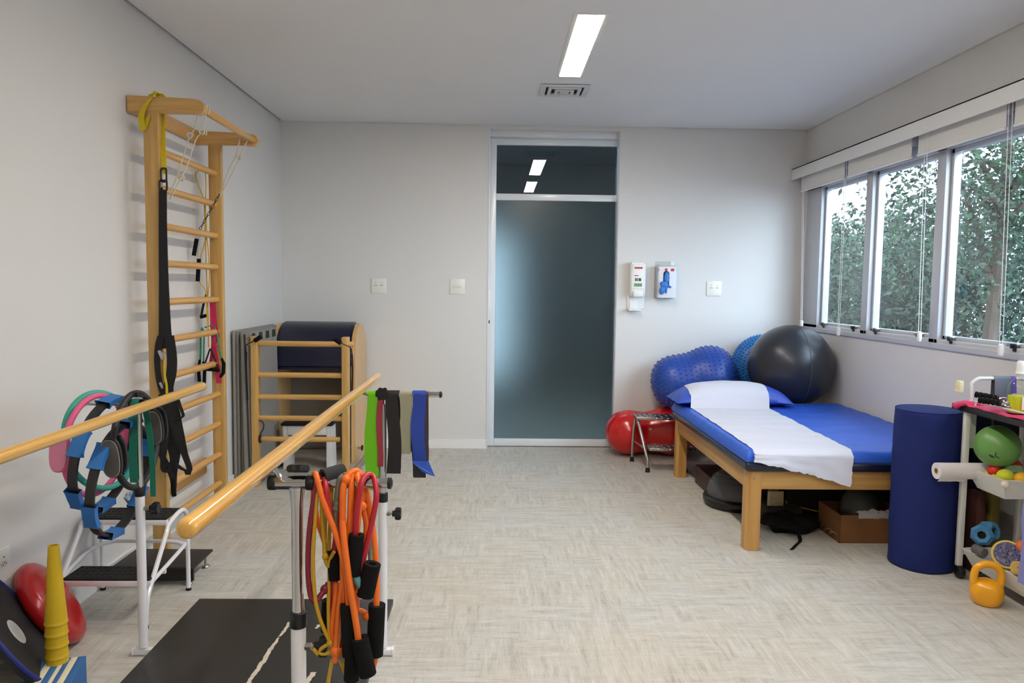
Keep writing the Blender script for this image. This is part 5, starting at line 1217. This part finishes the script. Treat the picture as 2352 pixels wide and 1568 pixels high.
def gripper(A, B, label):
    A = Vector(A); B = Vector(B); d = (B-A).normalized(); k = thing('hand_gripper', label, 'hand gripper', (A+B)/2-Vector((0, 0, .014)), group='spring hand grippers')
    L = (B-A).length; n = 40; m = MB().tube([A+(B-A)*(i/n) for i in range(n+1)], [.004]+[.0125+.0016*(1 if (i % 8) < 6 else -1.2) for i in range(1, n)]+[.009], 14).build('foam_handle', M_FOAM, k)
    s_ = MB()
    for j in range(5): s_.tube([A+d*(L*(.18+.17*j))+Vector((0, .0135*math.cos(a), .0135*math.sin(a)))+d*.004*math.sin(a) for a in [2*PI*q/16 for q in range(16)]], .0012, 5, closed=True)
    s_.build('stripe', M_CORKB, m)
    MB().tube([B, B+d*.012+Vector((0, 0, .004)), B+d*.028+Vector((0, 0, .007)), B+d*.040+Vector((0, -.004, -.002)), B+d*.030+Vector((0, -.006, -.010)), B+d*.012+Vector((0, -.004, -.006)), B+d*.03, B+d*.055], .0035, 8, smooth=3).build('spring', M_CHROME, k)
gripper(at(2238, 905, Y=3.36), at(2294, 915, Y=3.30), 'upper black striped hand gripper on the trolley top')
gripper(at(2246, 918, Y=3.28), at(2300, 926, Y=3.22), 'lower black striped hand gripper nearest the trolley edge')
M_CLEAR = glass_material('clear_bottle', (.93, .96, .95), 1.45)
bc = Vector((2.309, 3.20, ZS+.012))
t2 = thing('spray_bottle', 'clear bottle of yellow liquid with a white cap on the trolley', 'bottle', bc)
MB().lathe([(0, 0), (.040, 0), (.045, .006), (.045, .108), (.040, .126), (.024, .146), (.0155, .157), (.0145, .188)], bc, n=40).build('bottle', M_CLEAR, t2, smooth=60)
MB().lathe([(0, .003), (.041, .003), (.0425, .008), (.0425, .074), (0, .074)], bc, n=40).build('liquid', mat('yellow_liquid', (206, 208, 20), rough=.15), t2, smooth=60)
MB().lathe([(0, .172), (.020, .172), (.020, .178), (.0175, .179), (.0165, .206), (.0175, .222), (.014, .228), (0, .229)], bc, n=28).build('cap', M_WHITE, t2)
lb = MB(); rows = []
for z in (.018, .074): rows.append([bc+Vector((.0462*math.cos(a), .0462*math.sin(a), z)) for a in [-PI*.62+PI*.5*k/12 for k in range(13)]])
lb.sheet(rows, .0004); lbo = lb.build('label', MATS['label_white'], t2)
def text(s_, size, c, right, up, m, nm, par, depth=.0004):
    cu = bpy.data.curves.new(nm, 'FONT'); cu.body = s_; cu.size = size; cu.extrude = depth; cu.align_x = 'LEFT'
    o = bpy.data.objects.new(nm, cu); COL.objects.link(o); dg = bpy.context.evaluated_depsgraph_get(); me = bpy.data.meshes.new_from_object(o.evaluated_get(dg)); bpy.data.objects.remove(o)
    r_ = Vector(right).normalized(); u_ = Vector(up).normalized(); n__ = r_.cross(u_)
    me.transform(Matrix(((r_.x, u_.x, n__.x, c[0]), (r_.y, u_.y, n__.y, c[1]), (r_.z, u_.z, n__.z, c[2]), (0, 0, 0, 1)))); b = MB(); b.bm.from_mesh(me); bpy.data.meshes.remove(me); return b.build(nm, m, par, smooth=0)
a_ = -PI*.47; text('Ma', .022, bc+Vector((.0468*math.cos(a_), .0468*math.sin(a_), .050)), (-math.sin(a_), math.cos(a_), 0), (0, 0, 1), MATS['print_dark'], 'lettering', lbo)
# band and tape roll on the push handle
m = MB(); hz = .968
for (xa, xb, zb, m_, lab) in ((2.372, 2.452, .875, mat('slate_band', (104, 108, 122), rough=.5), 'slate grey wide elastic band folded over the trolley handle'), (2.453, 2.476, .90, mat('violet_band', (92, 70, 168), rough=.5), 'violet elastic band next to the slate grey one on the trolley handle')):
    p = [Vector((0, ly+.0125, zb-.03)), Vector((0, ly+.0125, hz))]+[Vector((0, ly+.0125*math.cos(PI*k/6), hz+.0125*math.sin(PI*k/6))) for k in range(1, 6)]+[Vector((0, ly-.0125, hz)), Vector((0, ly-.016, (hz+zb)/2)), Vector((0, ly-.02, zb))]
    p = [v+Vector(((xa+xb)/2, 0, 0)) for v in p]
    MB().ribbon(p, (1, 0, 0), xb-xa, .0012).build('elastic_band', m_, None, label=lab, cat='elastic band', smooth=70)
MB().box((2.205, ly-.01, .898), (2.228, ly+.022, .955), .004).box((2.202, ly-.008, .900), (2.206, ly+.02, .912), .001).build('tape_piece', mat('cream_tape', (224, 214, 176), rough=.6), None, label='cream block of tape stuck at the trolley handle corner', cat='tape')
# paper roll at the trolley end
t2 = thing('paper_roll', 'white examination paper roll lying across the end of the trolley', 'paper roll', (2.26, 3.424, .492))
MB().pipe((2.097, 3.428, .531), (2.50, 3.428, .531), .0385, .013, 36).build('roll', mat('roll_paper', (222, 216, 218), rough=.8), t2, smooth=50)
MB().pipe((2.0955, 3.428, .531), (2.502, 3.428, .531), .0135, .009, 20).build('core', mat('cardboard_core', (140, 112, 82), rough=.8), t2)
rows = []
for k in range(8): rows.append([Vector((2.102+.13*i/16, 3.408+.002*k, .4985-.0024*k-.004*noise.noise((i*.5, k*.3, 1)))) for i in range(17)])
MB().sheet(rows, .0006).build('loose_end', MATS['roll_paper'], t2, smooth=60)
# green ball and small balls in the upper tray
gb = Vector((2.330, 3.352, .667)); M_GB = mat('green_vinyl', (98, 146, 74), rough=.4, coat=.1)
t2 = thing('green_ball', 'green soft exercise ball sitting over the trolley upper tray', 'ball', gb-Vector((0, 0, .096)))
MB().ball(gb, .096, 48, 28).build('ball', M_GB, t2, smooth=80)
def onball(u, v, r=.0962):
    d = (Vector((0, 0, CAM_H))-gb).normalized(); rt = Vector((0, 0, 1)).cross(d).normalized(); up = d.cross(rt); return gb+(d+rt*u+up*v).normalized()*r
MB().tube([onball(-.05+.0*k, -.42+.12*k) for k in (1, 0, -1)]+[onball(.02, -.60), onball(.16, -.66)], [.0012, .0022, .002, .002, .001], 6, smooth=4).build('mark', M_BLACK, t2)
mk = MB()
for k in range(4): mk.tube([onball(-.34+.06*k, -.48-.02*k), onball(-.30+.06*k, -.66-.02*k)], .0014, 5)
mk.tube([onball(-.38, -.56), onball(-.12, -.58)], .0014, 5); mk.build('printed_mark', M_BLACK, t2)
def small_ball(c, r, m, label, bumps=False):
    b = MB().ball(c, r, 28, 18)
    if bumps:
        for i in range(70):
            z = 1-2*(i+.5)/70; a = i*2.39996; q = math.sqrt(1-z*z); d = Vector((q*math.cos(a), q*math.sin(a), z)); b.tube([Vector(c)+d*(r-.001), Vector(c)+d*(r+.0025)], [.0030, .0014], 5)
    return b.build('massage_ball' if bumps else 'small_ball', m, None, label=label, cat='ball', smooth=60, group='small balls in the trolley tray')
M_REDR = mat('red_rubber', (208, 44, 36), rough=.45); M_TEN = mat('yellow_green_felt', (196, 204, 48), rough=.8, bump=.3, bump_scale=300)
small_ball(at(2284, 1080, Y=3.335), .0275, M_REDR, 'small knobbly red massage ball in the upper tray, nearest the post', True)
small_ball(at(2329, 1071, Y=3.36), .033, MATS['red_rubber'], 'knobbly red massage ball behind the plastic wrap in the upper tray', True)
small_ball(at(2309, 1095, Y=3.275), .036, M_TEN, 'large yellow green ball in front in the upper tray')
small_ball(at(2268, 1095, Y=3.38), .028, M_TEN, 'yellow green ball half hidden at the post end of the tray')
small_ball(at(2285, 1102, Y=3.31), .026, M_TEN, 'yellow green ball between the red ball and the large one')
small_ball(at(2346, 1100, Y=3.235), .031, mat('orange_yellow_rubber', (224, 168, 26), rough=.5), 'orange yellow ball at the right photo edge in the upper tray')
m = MB().ball(at(2330, 1083, Y=3.30), (.045, .035, .028), 30, 16)
for v_ in m.bm.verts: v_.co += Vector((noise.noise(v_.co*40), noise.noise(v_.co*40+Vector((4, 0, 0))), noise.noise(v_.co*40+Vector((0, 4, 0)))))*.012
m.build('plastic_wrap', mat('green_clear_wrap', (150, 186, 150), rough=.12, alpha=.6), None, label='crinkled clear green plastic wrap among the balls in the tray', cat='wrap', smooth=40)
# lower tray contents
c = at(2260, 1224, Y=3.36)
t2 = thing('foam_weight', 'faceted blue foam weight with dark hexagonal holes in the lower tray', 'weight', c-Vector((0, 0, .06)))
for q_, (off, n_, R_, L2) in enumerate(((Vector((-.016, -.012, -.004)), Vector((-.62, -.76, .20)), .050, .030), (Vector((.030, .010, .006)), Vector((.42, -.86, .28)), .048, .032))):
    cc = c+off; n_.normalize()
    MB().lathe([(.019, -L2), (.036, -L2), (R_, -L2*.5), (R_, L2*.5), (.036, L2), (.019, L2*.86), (.019, -L2)], M=Matrix.Translation(cc) @ axes_z(n_), n=7).build('foam_ring', mat('steel_blue_foam', (58, 118, 160), rough=.7), t2, smooth=0)
    MB().cyl(cc-n_*L2*.9, cc+n_*L2*.45, .0188, 7).build('hole', M_DARK, t2)
t2 = thing('massage_roller', 'small grey ridged massage roller in the lower tray', 'massage roller', at(2250, 1265, Y=3.33))
A, B = at(2238, 1258, Y=3.36), at(2262, 1270, Y=3.30); m = MB().cyl(A, B, .021, 20, .003); d = (B-A).normalized(); o1 = d.orthogonal().normalized(); o2 = d.cross(o1)
for i in range(14):
    for j in range(6): a = 2*PI*i/14; p = A+(B-A)*((j+.5)/6)+(o1*math.cos(a)+o2*math.sin(a))*.021; m.tube([p, p+(o1*math.cos(a)+o2*math.sin(a))*.003], [.003, .0015], 5)
m.build('roller', mat('grey_ridged', (96, 96, 96), rough=.6), t2)
def tape(c, n, R, w_, m, mi, label):
    t3 = thing('tape_roll', label, 'tape roll', Vector(c)-Vector((0, 0, R))); n = Vector(n).normalized(); A = Vector(c)-n*w_/2; B = Vector(c)+n*w_/2
    MB().pipe(A, B, R, R*.86, 40).build('outer_wrap', m, t3, smooth=50); MB().pipe(A-n*.002, B+n*.004, R*.858, R*.08, 40).build('inner_roll', mi, t3, smooth=50); return t3
tape(at(2314, 1275, Y=3.20), (-.52, -.70, .48), .062, .045, mat('mustard_wrap', (198, 164, 44), rough=.4), mat('indigo_wrap', (34, 34, 86), rough=.18, bump=.5, bump_scale=60), 'yellow and indigo roll in shiny plastic in the lower tray')
tape(at(2338, 1305, Y=3.10), (-.55, -.70, .45), .028, .03, MATS['mustard_wrap'], mat('ochre_core', (180, 140, 50), rough=.5), 'small mustard tape roll at the front of the lower tray')
small_ball(at(2350, 1257, Y=3.18), .032, mat('bright_orange_rubber', (226, 104, 30), rough=.5), 'bright orange ball at the right photo edge in the lower tray')
# lavender band hanging over the near side of the trolley
rows = []
for k in range(24):
    f_ = k/23; z = .452-.372*f_; w_ = .5*(.03+.06*f_); rows.append([Vector((2.330+.010*math.sin(f_*4)-.02*f_+q*.012, 3.12-.075*q-.06*f_*q-.02+.004*math.sin(f_*9+q*2), z)) for q in (-.2, .3, .8, 1.3, 1.8)])
MB().sheet([[Vector((2.237-.004*math.sin(k*.5+q), at(2352-14*k/15, 1140+195*k/15, X=2.235).y-.05*q, at(2352-14*k/15, 1140+195*k/15, X=2.235).z)) for q in range(4)] for k in range(16)], .0015).build('elastic_band', mat('lavender_band', (128, 132, 196), rough=.6), None, label='lavender elastic band hanging down beside the lower tray', cat='elastic band', smooth=70)
# standing slabs in the shade behind the trolley
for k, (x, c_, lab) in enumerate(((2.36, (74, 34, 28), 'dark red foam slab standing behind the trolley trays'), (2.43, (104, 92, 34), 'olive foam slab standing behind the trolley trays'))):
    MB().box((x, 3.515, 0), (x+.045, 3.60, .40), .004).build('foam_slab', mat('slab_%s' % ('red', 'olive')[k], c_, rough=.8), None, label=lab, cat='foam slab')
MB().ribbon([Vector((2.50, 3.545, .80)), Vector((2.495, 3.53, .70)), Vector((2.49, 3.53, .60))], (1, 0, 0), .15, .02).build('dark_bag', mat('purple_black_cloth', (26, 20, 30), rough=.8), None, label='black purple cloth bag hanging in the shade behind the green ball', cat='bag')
# kettlebell
kc = Vector((2.192, 3.165, 0)); M_KB = mat('yellow_enamel', (238, 166, 14), rough=.32, coat=.3)
t2 = thing('kettlebell', 'yellow kettlebell on the floor beside the trolley castor', 'kettlebell', kc)
b = MB().lathe([(0, .0), (.045, .0), (.054, .006), (.064, .030), (.068, .055), (.062, .083), (.044, .102), (.02, .112), (0, .113)], kc, n=44)
KM = Matrix.Rotation(.0, 4, 'Z')
fd = Vector((-.52, -.80, -.05)).normalized(); 
for v_ in b.bm.verts:
    q = v_.co-(kc+Vector((0, 0, .055)))
    if q.dot(fd) > .054: v_.co -= fd*(q.dot(fd)-.054)
b.build('body', M_KB, t2, smooth=50)
hx = Vector((.93, -.25, 0)).normalized()
MB().tube([kc+hx*.045+Vector((0, 0, .070)), kc+hx*.055+Vector((0, 0, .112)), kc+hx*.050+Vector((0, 0, .150)), kc+hx*.024+Vector((0, 0, .174)), kc-hx*.010+Vector((0, 0, .178)), kc-hx*.044+Vector((0, 0, .158)), kc-hx*.054+Vector((0, 0, .114)), kc-hx*.045+Vector((0, 0, .070))], [.017, .0162, .0158, .0155, .0155, .0158, .0162, .017], 16, smooth=6).build('handle', M_KB, t2, smooth=80)
